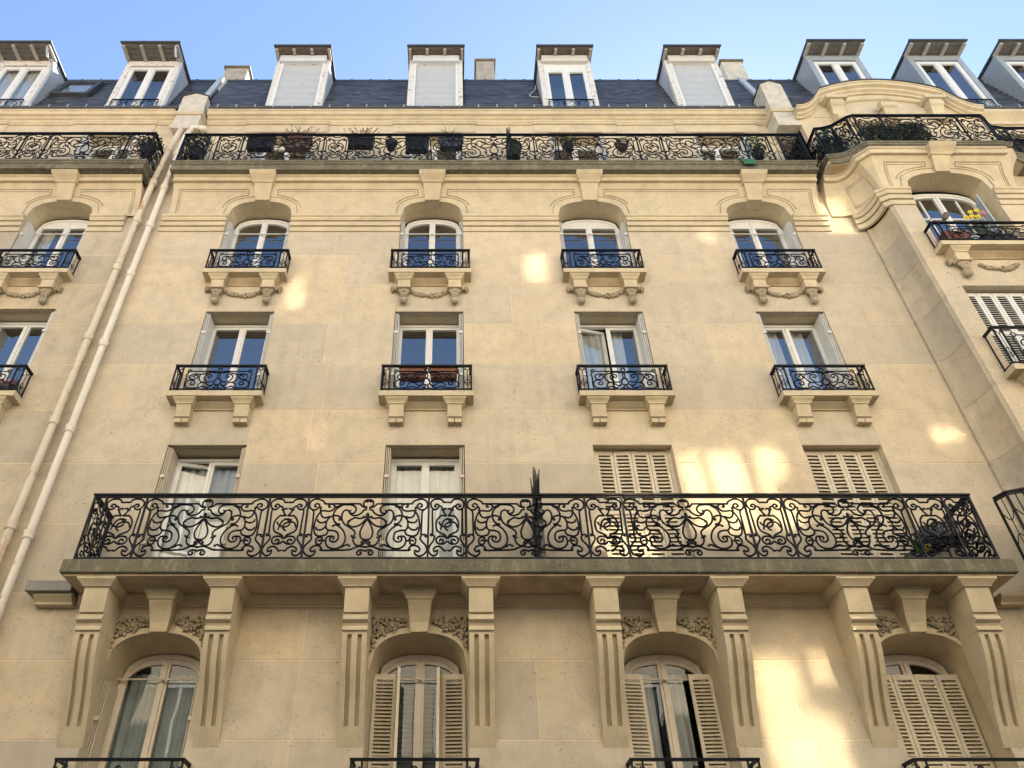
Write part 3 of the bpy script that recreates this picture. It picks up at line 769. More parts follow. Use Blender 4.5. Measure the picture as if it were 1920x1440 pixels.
ROOF_Y0, ROOF_Z0, ROOF_TOP = 0.02, 17.93, 20.45
ROOF_TAN = math.tan(R(76))
def roof_y(z): return ROOF_Y0 + (z - ROOF_Z0) / ROOF_TAN
def roof(building, x0, x1, dormers, skylights=(), seed=1):
    r = empty('roof', (x0, 0.1, ROOF_Z0), building)
    zt = ROOF_TOP
    obj('roof_deck', MB().prism_x([(roof_y(ROOF_Z0) + 0.03, ROOF_Z0 - .1), (roof_y(zt) + 0.03, zt), (9, zt + 0.5), (9, ROOF_Z0 - .1)], x0, x1), 'slate_dark', r)
    rnd = random.Random(seed); mb = MB(); rows = 24; hh = (zt - ROOF_Z0) / rows; w = 0.2
    for k in range(rows):
        z0 = ROOF_Z0 + k * hh; x = x0 - (w / 2 if k % 2 else 0)
        while x < x1:
            a, b_ = max(x + .004, x0), min(x + w - .004, x1); x += w
            if b_ - a < 0.02: continue
            if any(d0 < (a + b_) / 2 < d1 and zz0 < z0 < zz1 for d0, d1, zz0, zz1 in dormers): continue
            z1 = z0 + hh * 1.12 ; j = rnd.uniform(0, .006); t = rnd.uniform(-.004, .004)
            y0 = roof_y(z0) - 0.010 - j; y1 = roof_y(z1) - 0.002
            n = len(mb.v)
            mb.v += [(a, y0, z0 + t), (b_, y0, z0 + t), (b_, y1, z1), (a, y1, z1), (a, y0 + .012, z0 + t), (b_, y0 + .012, z0 + t)]
            mb.f += [(n, n + 1, n + 2, n + 3), (n, n + 4, n + 5, n + 1)]
    o = obj('slate_covering', mb, 'slate', r, fix=False); o['kind'] = 'stuff'
    obj('ridge_flashing', MB().prism_x([(roof_y(zt) - .03, zt - .05), (roof_y(zt) - .03, zt + .03), (roof_y(zt) + .15, zt + .05), (roof_y(zt) + .15, zt)], x0, x1), 'dark_gutter', r)
    n = int((x1 - x0) / 0.5)
    me = cached('rclip', lambda: MB().box(-.03, .03, -.02, .02, 0, .035).mesh('ridge_clip'))
    for i in range(n): obj('ridge_clip', me, 'dark_gutter', r, (x0 + .25 + i * .5, roof_y(zt), zt + .04))
    return r

def dormer(building, x, w, kind, yf=0.0, zt=20.33, over=0.32, side='pale_zinc', face='peeling_paint', under='wood', z0=17.95, label=None, depth=1.2):
    d = empty('dormer', (x, yf, z0), building)
    if label: d['label'] = label
    a = w / 2
    P_ = lambda *s: (x + s[0], s[1], s[2])
    # cheeks
    yb = roof_y(zt) + 0.35
    for sg in (-1, 1):
        mb = MB(); xx = x + sg * (a - 0.02)
        mb.prism_x([(yf + .02, z0), (roof_y(z0) + .1, z0), (yb, zt), (yf + .02, zt)], min(xx, xx - sg * .03), max(xx, xx - sg * .03))
        obj('cheek', mb, side, d)
    # face jambs and head
    j = 0.13
    f = MB().box(x - a, x - a + j, yf - .02, yf + .08, z0, zt - .02).box(x + a - j, x + a, yf - .02, yf + .08, z0, zt - .02).box(x - a + j, x + a - j, yf - .015, yf + .08, zt - .25, zt - .02)
    obj('dormer_frame', f, face, d)
    # roof: boards, rafters, metal edge
    rx = a + 0.03; sl = 0.06
    yo = yf - over; zo = zt + over * sl
    n = 4; bd = MB()
    for i in range(n):
        y0 = yo + (yf + .05 - yo) * i / n + .004; y1 = yo + (yf + .05 - yo) * (i + 1) / n - .004
        bd.box(x - rx, x + rx, y0, y1, zt, zt + .02)
    obj('canopy_board', bd, under, d)
    me = cached(('raft', round(over, 2)), lambda: MB().box(-.034, .034, 0.02, over, -.07, -0.002).mesh('rafter'))
    for q in (-1, -.34, .34, 1):
        obj('rafter', me, 'rafter_paint', d, (x + q * (rx - .04), yo, zt))
    obj('dormer_roof', MB().box(x - rx - .02, x + rx + .02, yo - .03, yb + .1, zt + .022, zt + .055), 'dark_gutter', d)
    obj('dormer_roof', MB().tube([(x - rx - .03, yo - .03, zt + .04), (x + rx + .03, yo - .03, zt + .04)], .03, 6), 'dark_gutter', d, smooth=True)
    wi = w - 2 * j
    if kind.startswith('shut'):
        obj('shutter_box', MB().prism_x([(yf - .10, zt - .24), (yf - .13, zt - .20), (yf - .13, zt - .02), (yf + .03, zt - .02), (yf + .03, zt - .24)], x - wi / 2 - .05, x + wi / 2 + .05), 'roller_cream' if kind != 'shut_blue' else 'roller_white', d)
        mb = MB(); z = z0 + (0.10 if kind == 'shut_gap' else .03); p_ = .055
        if kind == 'shut_gap': obj('sill_bar', MB().box(x - wi / 2, x + wi / 2, yf - .03, yf + .01, z0 + .06, z0 + .09), 'dark_gutter', d)
        while z < zt - .25:
            mb.prism_x([(yf + .04, z), (yf + .012, z + .008), (yf + .016, z + p_ - .014), (yf + .04, z + p_ - .004)], x - wi / 2 + .03, x + wi / 2 - .03); z += p_
        obj('roller_shutter', mb, 'roller_white', d)
        obj('shutter_rail', MB().box(x - wi / 2, x - wi / 2 + .045, yf - .03, yf + .03, z0, zt - .24).box(x + wi / 2 - .045, x + wi / 2, yf - .03, yf + .03, z0, zt - .24), 'white_paint', d)
        obj('dormer_back', MB().box(x - wi / 2, x + wi / 2, yf + .05, yf + .08, z0, zt - .02), 'room', d)
    else:
        zh = zt - .30
        if kind == 'boxed':
            obj('shutter_box', MB().prism_x([(yf - .10, zt - .24), (yf - .13, zt - .20), (yf - .13, zt - .02), (yf + .03, zt - .02), (yf + .03, zt - .24)], x - wi / 2 - .05, x + wi / 2 + .05), 'roller_cream', d)
            zh = zt - .50; obj('transom', MB().box(x - wi / 2, x + wi / 2, yf + .0, yf + .06, zh, zt - .24), 'white_paint', d)
        # frame and casements
        fr = MB(); t = .07; zb = z0 + .02
        fr.box(x - wi / 2, x - wi / 2 + t, yf, yf + .06, zb, zh).box(x + wi / 2 - t, x + wi / 2, yf, yf + .06, zb, zh).box(x - wi / 2 + t, x + wi / 2 - t, yf, yf + .06, zh - t, zh).box(x - wi / 2 + t, x + wi / 2 - t, yf, yf + .06, zb, zb + t)
        fr.box(x - .06, x + .06, yf - .01, yf + .055, zb + t, zh - t)
        obj('window_frame', fr, 'white_paint', d)
        for sg in (-1, 1):
            x0_, x1_ = (x - wi / 2 + t, x - .06) if sg < 0 else (x + .06, x + wi / 2 - t)
            obj('casement', MB().ring([(x0_, zb + t), (x0_, zh - t), (x1_, zh - t), (x1_, zb + t)], [(x0_ + .03, zb + t + .03), (x0_ + .03, zh - t - .03), (x1_ - .03, zh - t - .03), (x1_ - .03, zb + t + .03)], yf + .005, yf + .05), 'white_paint', d)
            obj('glass_pane', MB().quad((x0_ + .03, yf + .03, zb + t + .03), (x1_ - .03, yf + .03, zb + t + .03), (x1_ - .03, yf + .03, zh - t - .03), (x0_ + .03, yf + .03, zh - t - .03)), 'glass', d, fix=False)
        rm = MB(); X0, X1, Z0, Z1, Y0, Y1 = x - wi / 2, x + wi / 2, z0, zt - .03, yf + .07, yf + .75
        rm.quad((X0, Y1, Z0), (X1, Y1, Z0), (X1, Y1, Z1), (X0, Y1, Z1)).quad((X0, Y0, Z0), (X0, Y1, Z0), (X0, Y1, Z1), (X0, Y0, Z1)).quad((X1, Y0, Z0), (X1, Y1, Z0), (X1, Y1, Z1), (X1, Y0, Z1)).quad((X0, Y0, Z1), (X1, Y0, Z1), (X1, Y1, Z1), (X0, Y1, Z1)).quad((X0, Y0, Z0), (X1, Y0, Z0), (X1, Y1, Z0), (X0, Y1, Z0))
        obj('room_wall', rm, 'room' if kind != 'curtained' else 'grey_curtain', d)
        if kind == 'curtained': obj('curtain', curtain_mesh(x - wi / 2, x + wi / 2, z0, zt - .3), 'curtain', d, (0, yf + .14, 0), fix=False)
        # small iron rail
        mb = MB(); zr = z0 + .42; yy = yf - .06
        mb.box(x - wi / 2, x + wi / 2, yy - .012, yy + .012, zr - .02, zr); mb.box(x - wi / 2, x + wi / 2, yy - .01, yy + .01, z0 + .06, z0 + .08)
        for k in range(3):
            cx = x - wi / 2 + wi * (k + .5) / 3; q = wi / 6
            mb.tube(cr([(cx - q, yy, z0 + .1), (cx - q * .8, yy, zr - .1), (cx, yy, zr - .06), (cx + q * .8, yy, zr - .1), (cx + q, yy, z0 + .1)]), .009, 4)
            mb.tube(cr([(cx - q * .3, yy, z0 + .25), (cx, yy, z0 + .33), (cx + q * .4, yy, z0 + .25), (cx + q * .1, yy, z0 + .15), (cx - q * .5, yy, z0 + .12)]), .009, 4)
        for xx in (x - wi / 2, x - wi / 6, x + wi / 6, x + wi / 2): mb.box(xx - .008, xx + .008, yy - .008, yy + .008, z0 + .06, zr)
        obj('window_rail', mb, 'iron', d, fix=False)
    return d

# ---------------------------------------------------------------- central building
X0, X1 = -6.05, 8.17
ops = [(c - RW / 2, c + RW / 2, 9.35, 11.38) for c in COLS] + [(c - RW / 2, c + RW / 2, 6.17, 8.46) for c in COLS]
ops += [(x - w / 2, x + w / 2, 12.25, 13.6) for x, w in A4] + [(c - 0.63, c + 0.63, 2.9, 5.62) for c in COLS]
block_wall(central, X0, X1, ROWS, ops, seed=4)
obj('sun_block_core', MB().box(X0, X1 - .2, 2.3, 9, 0, 17.82), 'room', central)  # unseen solid fill added inside the hollow shell to stop sun leaks

# fourth floor (arched)
for i, (x, w) in enumerate(A4):
    for sg in (-1, 1):
        pass
    reveal(central, x, w, 12.25, 13.6, 0, 0.12, 0.36, head=False)
    obj('jamb', MB().box(x - w / 2 - .1, x - w / 2, 0.032, .36, 13.585, 14.03), 'stone_trim', central)
    obj('jamb', MB().box(x + w / 2, x + w / 2 + .1, 0.032, .36, 13.585, 14.03), 'stone_trim', central)
    zsp = 13.72
    window(central, x, 12.26, w - 0.06, 14.0 - 0.02, 0.40, 0.33, bar=0.93, glass_arch=(i < 2), room_d=1.4)
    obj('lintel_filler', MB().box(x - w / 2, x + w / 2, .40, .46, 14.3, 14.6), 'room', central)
    folded_shutters(central, x, w, 12.3, 13.95, 0.03, 0.31, 'metal_shutter')
    sill_unit(central, x * 0.3 + COLS[i] * 0.7, 12.25, ornate=True)
    window_rail(central, x * 0.3 + COLS[i] * 0.7, 12.25, h=0.53, y=-0.24)
# second row (third floor)
for i, x in enumerate(COLS):
    reveal(central, x, RW, 9.35, 11.38, 0, 0.12, 0.36)
    cur = [None, None, ([(-.56, -.02), (.02, .30)], 'curtain'), ([(-.56, -.12), (.02, .34)], 'curtain')][i]
    window(central, x, 9.36, RW - .03, 11.35, 0, 0.33, curtain=cur, ajar=-1 if i == 2 else False)
    folded_shutters(central, x, RW, 9.4, 11.35, 0.02, 0.31, 'metal_shutter')
    sill_unit(central, x, 9.35)
    window_rail(central, x, 9.35, h=0.55)
# long balcony floor
for i, x in enumerate(COLS):
    reveal(central, x, RW, 6.17, 8.46, 0, 0.12, 0.40)
    if i < 2:
        window(central, x, 6.18, RW - .10, 8.42, 0, 0.34, curtain=[([(-.5, .5)], 'curtain'), ([(-.5, -.05), (.05, .5)], 'curtain')][i], ajar=-1 if i == 0 else False, pane='door_glass')
        folded_shutters(central, x, RW, 6.2, 8.43, 0.02, 0.31, 'shutter_paint')
    else:
        obj('shutter_frame', MB().box(x - RW / 2, x - RW / 2 + .05, .14, .20, 6.18, 8.46).box(x + RW / 2 - .05, x + RW / 2, .14, .20, 6.18, 8.46), 'shutter_paint', central)
        lw = (RW - .10) / 4
        for k in range(4): louvre_leaf(central, x - RW / 2 + .05 + k * lw + .004, lw - .008, 6.20, 2.24, 0.15, 0.0645, single=False, ang=R(2.0 * (-1) ** k), hinge=-1 if k % 2 == 0 else 1)
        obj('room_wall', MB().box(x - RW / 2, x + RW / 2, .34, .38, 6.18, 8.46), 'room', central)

# first floor
for i, x in enumerate(COLS):
    w = 1.26; zs = 4.93; rise = 0.52
    reveal(central, x, w, 2.9, zs, rise, 0.0, 0.50, splay=0.03)
    # spandrels
    mb = MB(); n = 20; top = []; bt = []
    cols_ = [[(x - w / 2 + w * k / n, -0.004, 4.93 + arcz(-w / 2 + w * k / n, w / 2, rise)), (x - w / 2 + w * k / n, -0.004, 5.66)] for k in range(n + 1)]
    mb.loft(cols_, False, False)
    obj('spandrel', mb, 'stone_trim', central)
    pts = [(x + q * (w / 2 + .0), -.012, zs + arcz(q * w / 2, w / 2, rise) + .045) for q in [-1 + 2 * k / 26 for k in range(27)]]
    obj('archivolt', MB().loft([[(p[0], -0.004, p[2] - .047), (p[0], -.03, p[2] - .047), (p[0] + (0 if abs(p[0] - x) < .5 else math.copysign(.03, p[0] - x)), -.03, p[2] + .03), (p[0] + (0 if abs(p[0] - x) < .5 else math.copysign(.03, p[0] - x)), -0.004, p[2] + .03)] for p in pts]), 'stone_trim', central, smooth=30)
    cur = [([(-.55, -.02), (.0, .5)], 'grey_curtain'), None, ([(-.55, -.12), (.05, .30)], 'curtain'), ([(-.5, .5)], 'curtain')][i]
    window(central, x, 2.95, w - .08, zs - .05, 0.46, 0.47, paint='cream_paint', curtain=cur, bar=1.06 if i != 3 else False, blind=(i == 1), glass_arch=True, pane='old_glass')
    hs = 2.09
    if i == 0:
        folded_shutters(central, x, w, 2.95, 4.88, 0.12, 0.45, 'shutter_paint')
    elif i == 3:
        lw = 1.16 / 4
        for k in range(4): louvre_leaf(central, x - .58 + k * lw + .004, lw - .008, 2.95, hs, 0.36, 0.0455, zvis=3.5, ang=R(2.5 * (-1) ** k), hinge=-1 if k % 2 == 0 else 1)
    else:
        yy = 0.34; g_ = .30
        louvre_leaf(central, x - .60, g_, 2.95, hs, yy, 0.0455, zvis=3.5, ang=R(4), hinge=-1)
        louvre_leaf(central, x + .60 - g_, g_, 2.95, hs, yy, 0.0455, zvis=3.5, ang=R(-4), hinge=1)
        if i == 1:
            for sg in (-1, 1):
                mb = MB().box(-.012, .012, -.26, 0, 0, hs).box(-.018, .018, -.27, -.23, 0, hs).box(-.018, .018, -.03, 0.01, 0, hs)
                obj('shutter', mb, 'shutter_paint', central, (x + sg * (.60 - g_ - .01), yy, 2.95), (0, 0, R(-8 * sg)))
    obj('window_sill', MB().prism_x([(0, 2.8), (-.28, 2.8), (-.28, 2.92), (0, 2.92)], x - .78, x + .78), 'stone_trim', central)
    window_rail(central, x, 3.02, w=1.465, h=0.85, y=-.28)

# band, frieze, slab
segs = [X0 + 0.17] + sum([[x - w / 2, x + w / 2] for x, w in A4], []) + [7.49]
for k in range(0, len(segs), 2): band(central, [(segs[k], 0), (segs[k + 1], 0)])
frieze(central, -5.80, 7.45, [(x, w, 0.42) for x, w in A4])
obj('wall_patch', MB().box(X0, -5.80, 0.0, .1, 13.6, 15.2), 'stone', central); obj('wall_patch', MB().box(7.45, X1, 0.0, .1, 13.6, 15.2), 'stone', central)
balcony_slab(central, [(-5.88, 0.1), (-5.88, -.52), (7.50, -.52), (7.50, 0.1)], 15.26)
fifth_floor(central, -5.75, 7.3, COLS)

def long_marks(xs, y, kinds):
    return [((xs[i], y), (xs[i + 1], y), kinds[i]) for i in range(len(kinds))]
# fifth floor railing: wide and narrow panels in turn
xs5 = [-5.80, -5.25, -5.05, -4.52, -2.79, -2.26, -.57, -.03, 1.68, 2.19, 3.89, 4.42, 6.15, 6.69, 6.92, 7.42]
k5 = ['narrow', 'bars', 'narrow', 'wide', 'narrow', 'wide', 'narrow', 'wide', 'narrow', 'wide', 'narrow', 'wide', 'narrow', 'bars', 'narrow']
railing(central, 'long black scrollwork railing under the roof, hung with flower boxes', [(-5.80, 0.08), (-5.80, -.47), (7.42, -.47), (7.42, 0.08)],
        long_marks(xs5, -.47, k5) + [((-5.80, .05), (-5.80, -.47), 'narrow'), ((7.42, -.47), (7.42, .05), 'narrow')], 15.26, 1.0)

# the long lower balcony
lb = empty('long_balcony', (1.08, 0, 5.97), central)
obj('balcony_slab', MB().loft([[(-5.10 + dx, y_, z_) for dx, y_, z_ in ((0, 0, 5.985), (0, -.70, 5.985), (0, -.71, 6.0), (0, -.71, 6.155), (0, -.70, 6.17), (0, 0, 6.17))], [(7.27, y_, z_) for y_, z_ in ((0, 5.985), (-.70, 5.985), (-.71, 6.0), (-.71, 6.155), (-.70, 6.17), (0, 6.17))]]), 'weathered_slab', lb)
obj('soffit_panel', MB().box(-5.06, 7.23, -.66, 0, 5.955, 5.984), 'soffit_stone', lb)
prof = [(0, 5.80), (0.025, 5.80), (0.03, 5.825), (0.05, 5.83), (0.10, 5.90), (0.12, 5.93), (0.12, 5.954), (0, 5.954)]
obj('cove_moulding', MB().sweep(prof, [(-5.06, 0), (7.23, 0)]), 'stone_trim', lb)
BR = [-4.625, -2.995, -1.26, 0.335, 1.94, 3.54, 5.17, 6.74]
def bracket():
    mb = MB(); hw = 0.155
    # flared cap
    lv = [(5.953, hw + .095, .655), (5.925, hw + .095, .655), (5.915, hw + .085, .645), (5.865, hw + .03, .59), (5.85, hw + .025, .585), (5.845, hw + .005, .565)]
    mb.loft([[(-h_, 0, z), (h_, 0, z), (h_, -d, z), (-h_, -d, z)] for z, h_, d in lv])
    body = [(5.845, .555), (5.80, .55), (5.60, .52), (5.535, .505)]
    mb.prism_x([(0, 5.845)] + [(-d, z) for z, d in body] + [(0, 5.535)], -hw, hw)
    roll = [(5.535, .47), (5.515, .47), (5.505, .49), (5.48, .49), (5.47, .51), (5.44, .515), (5.425, .50), (5.41, .46), (5.375, .445), (5.35, .455), (5.34, .47), (5.315, .47)]
    mb.prism_x([(0, 5.535)] + [(-d, z) for z, d in roll] + [(0, 5.315)], -hw - .004, hw + .004)
    sc = [(5.315, .44), (5.20, .43), (5.05, .39), (4.90, .33), (4.75, .255), (4.60, .185), (4.45, .125), (4.32, .085), (4.22, .055), (4.10, .02), (4.05, 0)]
    # front face with two sunk flutes
    fl = [(-hw, 0), (-.092, 0), (-.090, 1), (-.038, 1), (-.036, 0), (.036, 0), (.038, 1), (.090, 1), (.092, 0), (hw, 0)]
    fz0, fz1 = 4.28, 5.27
    zz = []
    pts = []
    def D(z):
        for k in range(len(sc) - 1):
            if sc[k][0] >= z >= sc[k + 1][0]:
                t = (sc[k][0] - z) / (sc[k][0] - sc[k + 1][0]); return sc[k][1] * (1 - t) + sc[k + 1][1] * t
        return 0
    levels = [5.315, fz1 + .004, fz1 - .004] + [fz1 - (fz1 - fz0) * k / 14 for k in range(1, 14)] + [fz0 + .004, fz0 - .004, 4.2, 4.1, 4.05]
    rows_ = []
    for z in levels:
        inside = fz0 < z < fz1; d = D(z)
        rows_.append([(-hw, 0, z)] + [(px_, -(d - (.058 if (g and inside) else 0)) if not (g and inside and d < .068) else -.004, z) for px_, g in fl] + [(hw, 0, z)])
    mb.loft(rows_, False, False)
    return mb.mesh('bracket', 40, fix=True)
bme = bracket()
for bx in BR: obj('bracket', bme, 'stone_trim', lb, (bx, 0, 0))
rose_rnd = random.Random(3)
def carved_spray(sg):
    o = MB(); rnd = random.Random(11 if sg > 0 else 12); hw_ = .63
    def inside(px, pz):     # px from the window centre, pz above the springing
        return .17 < px < .62 and 4.93 + arcz(px, .63, .52) + .07 < pz < 5.66
    # rose
    c = (0.36, 5.53)
    for k in range(9):
        aa = k * 0.7; rr = .045 if k % 2 else .06
        o.ball((sg * (c[0] + rr * math.cos(aa)), -.05, c[1] + rr * math.sin(aa)), .045, .03, .016, 7, 4, Matrix.Rotation(-aa * sg + .6, 3, 'Y'))
    o.ball((sg * c[0], -.07, c[1]), .03, .03, .03, 7, 5)
    n = 0
    while n < 60:
        px, pz = rnd.uniform(.17, .62), rnd.uniform(5.0, 5.66)
        if not inside(px, pz) or math.hypot(px - c[0], pz - c[1]) < .075: continue
        n += 1
        o.ball((sg * px, -.03, pz), rnd.uniform(.02, .034), rnd.uniform(.025, .045), rnd.uniform(.017, .03), 7, 5, Matrix.Rotation(rnd.uniform(0, 3), 3, 'Y'))
    return o.mesh('carved_flowers', True, fix=False)
sp = {1: carved_spray(1), -1: carved_spray(-1)}
for x in COLS:
    for sg in (-1, 1): obj('carved_flowers', sp[sg], 'carved_stone', central, (x, 0, 0))
    mb = MB(); lv = [(5.43, .105, .05), (5.43, .108, .12), (5.55, .125, .15), (5.66, .14, .20), (5.78, .155, .275), (5.80, .158, .28), (5.805, .18, .30), (5.84, .185, .31), (5.90, .23, .35), (5.952, .235, .36)]
    mb.loft([[(x - h_, 0, z), (x + h_, 0, z), (x + h_, -d, z), (x - h_, -d, z)] for z, h_, d in lv])
    obj('keystone', mb, 'stone_trim', central)
xs3 = [-4.99, -4.82, -4.26, -2.56, -2.02, -.36, .155, 1.79, 2.31, 3.99, 4.52, 6.2, 6.74, 7.13]
k3 = ['bars', 'narrow', 'wide', 'narrow', 'wide', 'narrow', 'wide', 'narrow', 'wide', 'narrow', 'wide', 'narrow', 'narrow']
railing(central, 'long black scrollwork railing of the main balcony above the fluted brackets', [(-4.99, -0.01), (-4.99, -.65), (7.13, -.65), (7.13, -0.01)],
        long_marks(xs3, -.65, k3) + [((-4.99, -.04), (-4.99, -.65), 'narrow'), ((7.13, -.65), (7.13, -.04), 'narrow')], 6.17, 1.0)
# side cornice with a zinc top, left of the slab
obj('string_course', MB().sweep([(0, 5.80), (0.12, 5.80), (0.13, 5.83), (0.2, 5.89), (0.2, 5.93), (0, 5.93)], [(-5.62, 0), (-5.11, 0)]), 'stone_trim', central)
obj('zinc_flashing', MB().box(-5.72, -5.11, -.27, 0, 5.932, 6.07), 'zinc', central)
obj('string_course', MB().sweep([(0, 5.80), (0.12, 5.80), (0.13, 5.83), (0.2, 5.89), (0.2, 5.93), (0, 5.93)], [(7.28, 0), (7.60, 0)]), 'stone_trim', central)

# roofs
gutter(central, -5.72, 7.25)
D5 = [(-3.815, 1.33, 'shut_blue'), (-0.476, 1.33, 'shut_blue'), (2.755, 1.32, 'boxed'), (5.95, 1.33, 'shut_gap')]
roof(central, -5.95, 7.5, [(x - w / 2, x + w / 2, 17.9, 21) for x, w, k in D5], seed=3)
dl = ['dormer with a lowered pale roller shutter, first from the left party wall', 'dormer with a lowered pale roller shutter beside the chimney', 'dormer with an open shutter box and an iron window rail', 'dormer with a roller shutter left slightly raised']
for (x, w, k), l in zip(D5, dl): dormer(central, x, w, k, label=l)

def party_pier(building, x0, x1, z0, zt, y0=-0.16, y1=0.5):
    p = empty('party_wall_pier', ((x0 + x1) / 2, 0, z0), building)
    obj('pier_block', MB().box(x0, x1, y0, y1, z0, zt - .28), 'render_white', p)
    obj('pier_moulding', MB().sweep([(-0.1, z0 + .52), (.03, z0 + .52), (.05, z0 + .56), (.05, z0 + .62), (-.1, z0 + .62)], [(x0, y1), (x0, y0), (x1, y0), (x1, y1)]), 'stone_trim', p)
    xm = (x0 + x1) / 2
    obj('pier_head', MB().loft([[(x0, y0, zt - .28), (x1, y0, zt - .28), (x1, y0, zt - .13), (xm, y0, zt), (x0, y0, zt - .13)], [(x0, y1, zt - .28), (x1, y1, zt - .28), (x1, y1, zt - .13), (xm, y1, zt), (x0, y1, zt - .13)]]), 'render_white', p)
    obj('pier_flashing', MB().loft([[(x0 - .03, y_, zt - .14), (xm, y_, zt + .01), (x1 + .03, y_, zt - .14), (x1 + .03, y_, zt - .115), (xm, y_, zt + .035), (x0 - .03, y_, zt - .115)] for y_ in (y0 - .02, y1)]), 'dark_gutter', p)
    # strip of zinc running up the slates
    zr = ROOF_TOP
    obj('party_flashing', MB().loft([[(xm - .07, y_, z_ - .03), (xm + .07, y_, z_ - .03), (xm + .07, y_ - .05, z_ + .05), (xm - .07, y_ - .05, z_ + .05)] for y_, z_ in ((roof_y(18.2), 18.2), (roof_y(zr), zr + .06))]), 'pale_zinc', p)
party_pier(central, -6.40, -5.82, 17.0, 18.45)
party_pier(right, 7.22, 7.72, 16.9, 18.75, y0=-.30)

def chimney(building, x, y, w, z1, mat, pot=True):
    c = empty('chimney', (x, y, 20.3), building)
    obj('chimney_stack', MB().box(x - w / 2, x + w / 2, y, y + .5, 19.5, z1), mat, c)
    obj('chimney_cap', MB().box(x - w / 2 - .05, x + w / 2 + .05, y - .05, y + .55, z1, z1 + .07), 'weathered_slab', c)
    if pot: obj('chimney_pot', MB().loft([[(x + r_ * math.cos(t), y + .25 + r_ * math.sin(t), z_) for t in [2 * math.pi * k / 10 for k in range(10)]] for r_, z_ in ((.10, z1 + .09), (.09, z1 + .2), (.13, z1 + .24), (.06, z1 + .32))]), 'zinc', c, smooth=True)
def at(px, py, Y):
    A = R(39.25); F = 1440; u = (px - 853) / F; v = (720 - py) / F; dy = math.cos(A) - v * math.sin(A); dz = math.sin(A) + v * math.cos(A); t = (9.9 + Y) / dy
    return u * t, 1.6 + dz * t
for bd, pa, pb, py, mt in ((left, 424, 466, 128, 'chimney_plaster'), (central, 893, 926, 115, 'chimney_plaster'), (central, 1352, 1390, 116, 'render_white')):
    xa, z = at(pa, py, 1.2); xb, _ = at(pb, py, 1.2); chimney(central, (xa + xb) / 2, 1.2, xb - xa, z, mt)

# ---------------------------------------------------------------- drainpipes
def downpipe(building, pts, r, mat, label, joints):
    p = empty('downpipe', pts[0], building); p['label'] = label
    obj('pipe', MB().tube(pts, r, 12), mat, p, smooth=True)
    me = cached(('col', r), lambda: MB().loft([[(q * math.cos(t), q * math.sin(t), z) for t in [2 * math.pi * k / 14 for k in range(14)]] for q, z in ((r, 0), (r + .012, .0), (r + .022, .02), (r + .012, .04), (r + .008, .06), (r + .02, .10), (r + .025, .13), (r, .14))]).mesh('pipe_collar', 40))
    for x_, y_, z_ in joints:
        obj('pipe_collar', me, mat, p, (x_, y_, z_))
yp = -.13
zj = [3.2, 5.05, 6.9, 8.75, 10.55, 12.3, 13.7, 14.9, 16.1]
downpipe(left, [(-6.33, yp, 0), (-6.33, yp, 13.5), (-6.30, yp - .02, 14.9), (-6.24, yp - .02, 16.2), (-6.17, yp, 16.95), (-6.22, yp + .02, 17.12), (-6.38, yp + .05, 17.14)], 0.062, 'rusty_pipe', 'left hand drainpipe, cream with rust streaks', [(-6.33, yp, z) for z in zj[:6]] + [(-6.32, yp, 13.7), (-6.29, yp - .02, 14.9), (-6.24, yp - .02, 16.1)])
downpipe(central, [(-6.03, yp, 0), (-6.03, yp, 16.2), (-6.01, yp, 16.75), (-5.93, yp, 17.05), (-5.72, yp + .03, 17.1)], 0.058, 'white_pipe', 'right hand drainpipe, paler, with one long rust patch', [(-6.03, yp, z - .15) for z in zj])
obj('pipe_bend', MB().ball((-6.40, yp + .05, 17.13), .10, .09, .07, 8, 6), 'rusty_pipe', left, smooth=True)
obj('pipe_bend', MB().ball((-5.70, yp + .05, 17.08), .10, .09, .07, 8, 6), 'white_pipe', central, smooth=True)

# ---------------------------------------------------------------- left building
LC = [-7.99, -11.3]
rows = ROWS
lops = []
for c in LC: lops += [(c - .665, c + .665, 12.25, 13.6), (c + .155 - RW / 2, c + .155 + RW / 2, 9.35, 11.45), (c + .155 - RW / 2, c + .155 + RW / 2, 6.17, 8.5)]
block_wall(left, -14, -6.05, rows, lops, seed=9, mat='stone_grey')
for i, c in enumerate(LC):
    w = 1.33
    reveal(left, c, w, 12.25, 13.6, 0, 0.12, 0.36, head=False)
    obj('jamb', MB().box(c - w / 2 - .1, c - w / 2, 0.032, .36, 13.585, 14.03), 'stone_trim', left); obj('jamb', MB().box(c + w / 2, c + w / 2 + .1, 0.032, .36, 13.585, 14.03), 'stone_trim', left)
    window(left, c, 12.26, w - .06, 13.98, .40, .33, bar=.93, glass_arch=False, curtain=([(-.55, -.3)], 'curtain'))
    folded_shutters(left, c, w, 12.3, 13.95, .03, .31)
    sill_unit(left, c + .05, 12.25, w=1.6, ornate=True); window_rail(left, c + .06, 12.25, h=.53, y=-.24, w=1.5)
    for z0, z1 in ((9.35, 11.45), (6.17, 8.5)):
        cc = c + .155; reveal(left, cc, RW, z0, z1, 0, .12, .36)
        window(left, cc, z0 + .01, RW - .03, z1 - .03, 0, .33); folded_shutters(left, cc, RW, z0 + .05, z1 - .05, .02, .31)
        sill_unit(left, cc, z0); window_rail(left, cc, z0, h=.55)
sg_ = [-14] + sum([[c - .665, c + .665] for c in sorted(LC)], []) + [-6.62]
for k in range(0, len(sg_), 2): band(left, [(sg_[k], 0), (sg_[k + 1], 0)])
frieze(left, -14, -6.45, [(c, 1.33, .42) for c in sorted(LC)])
obj('wall_patch', MB().box(-6.75, -6.05, 0.001, .1, 13.6, 15.2), 'stone_grey', left)
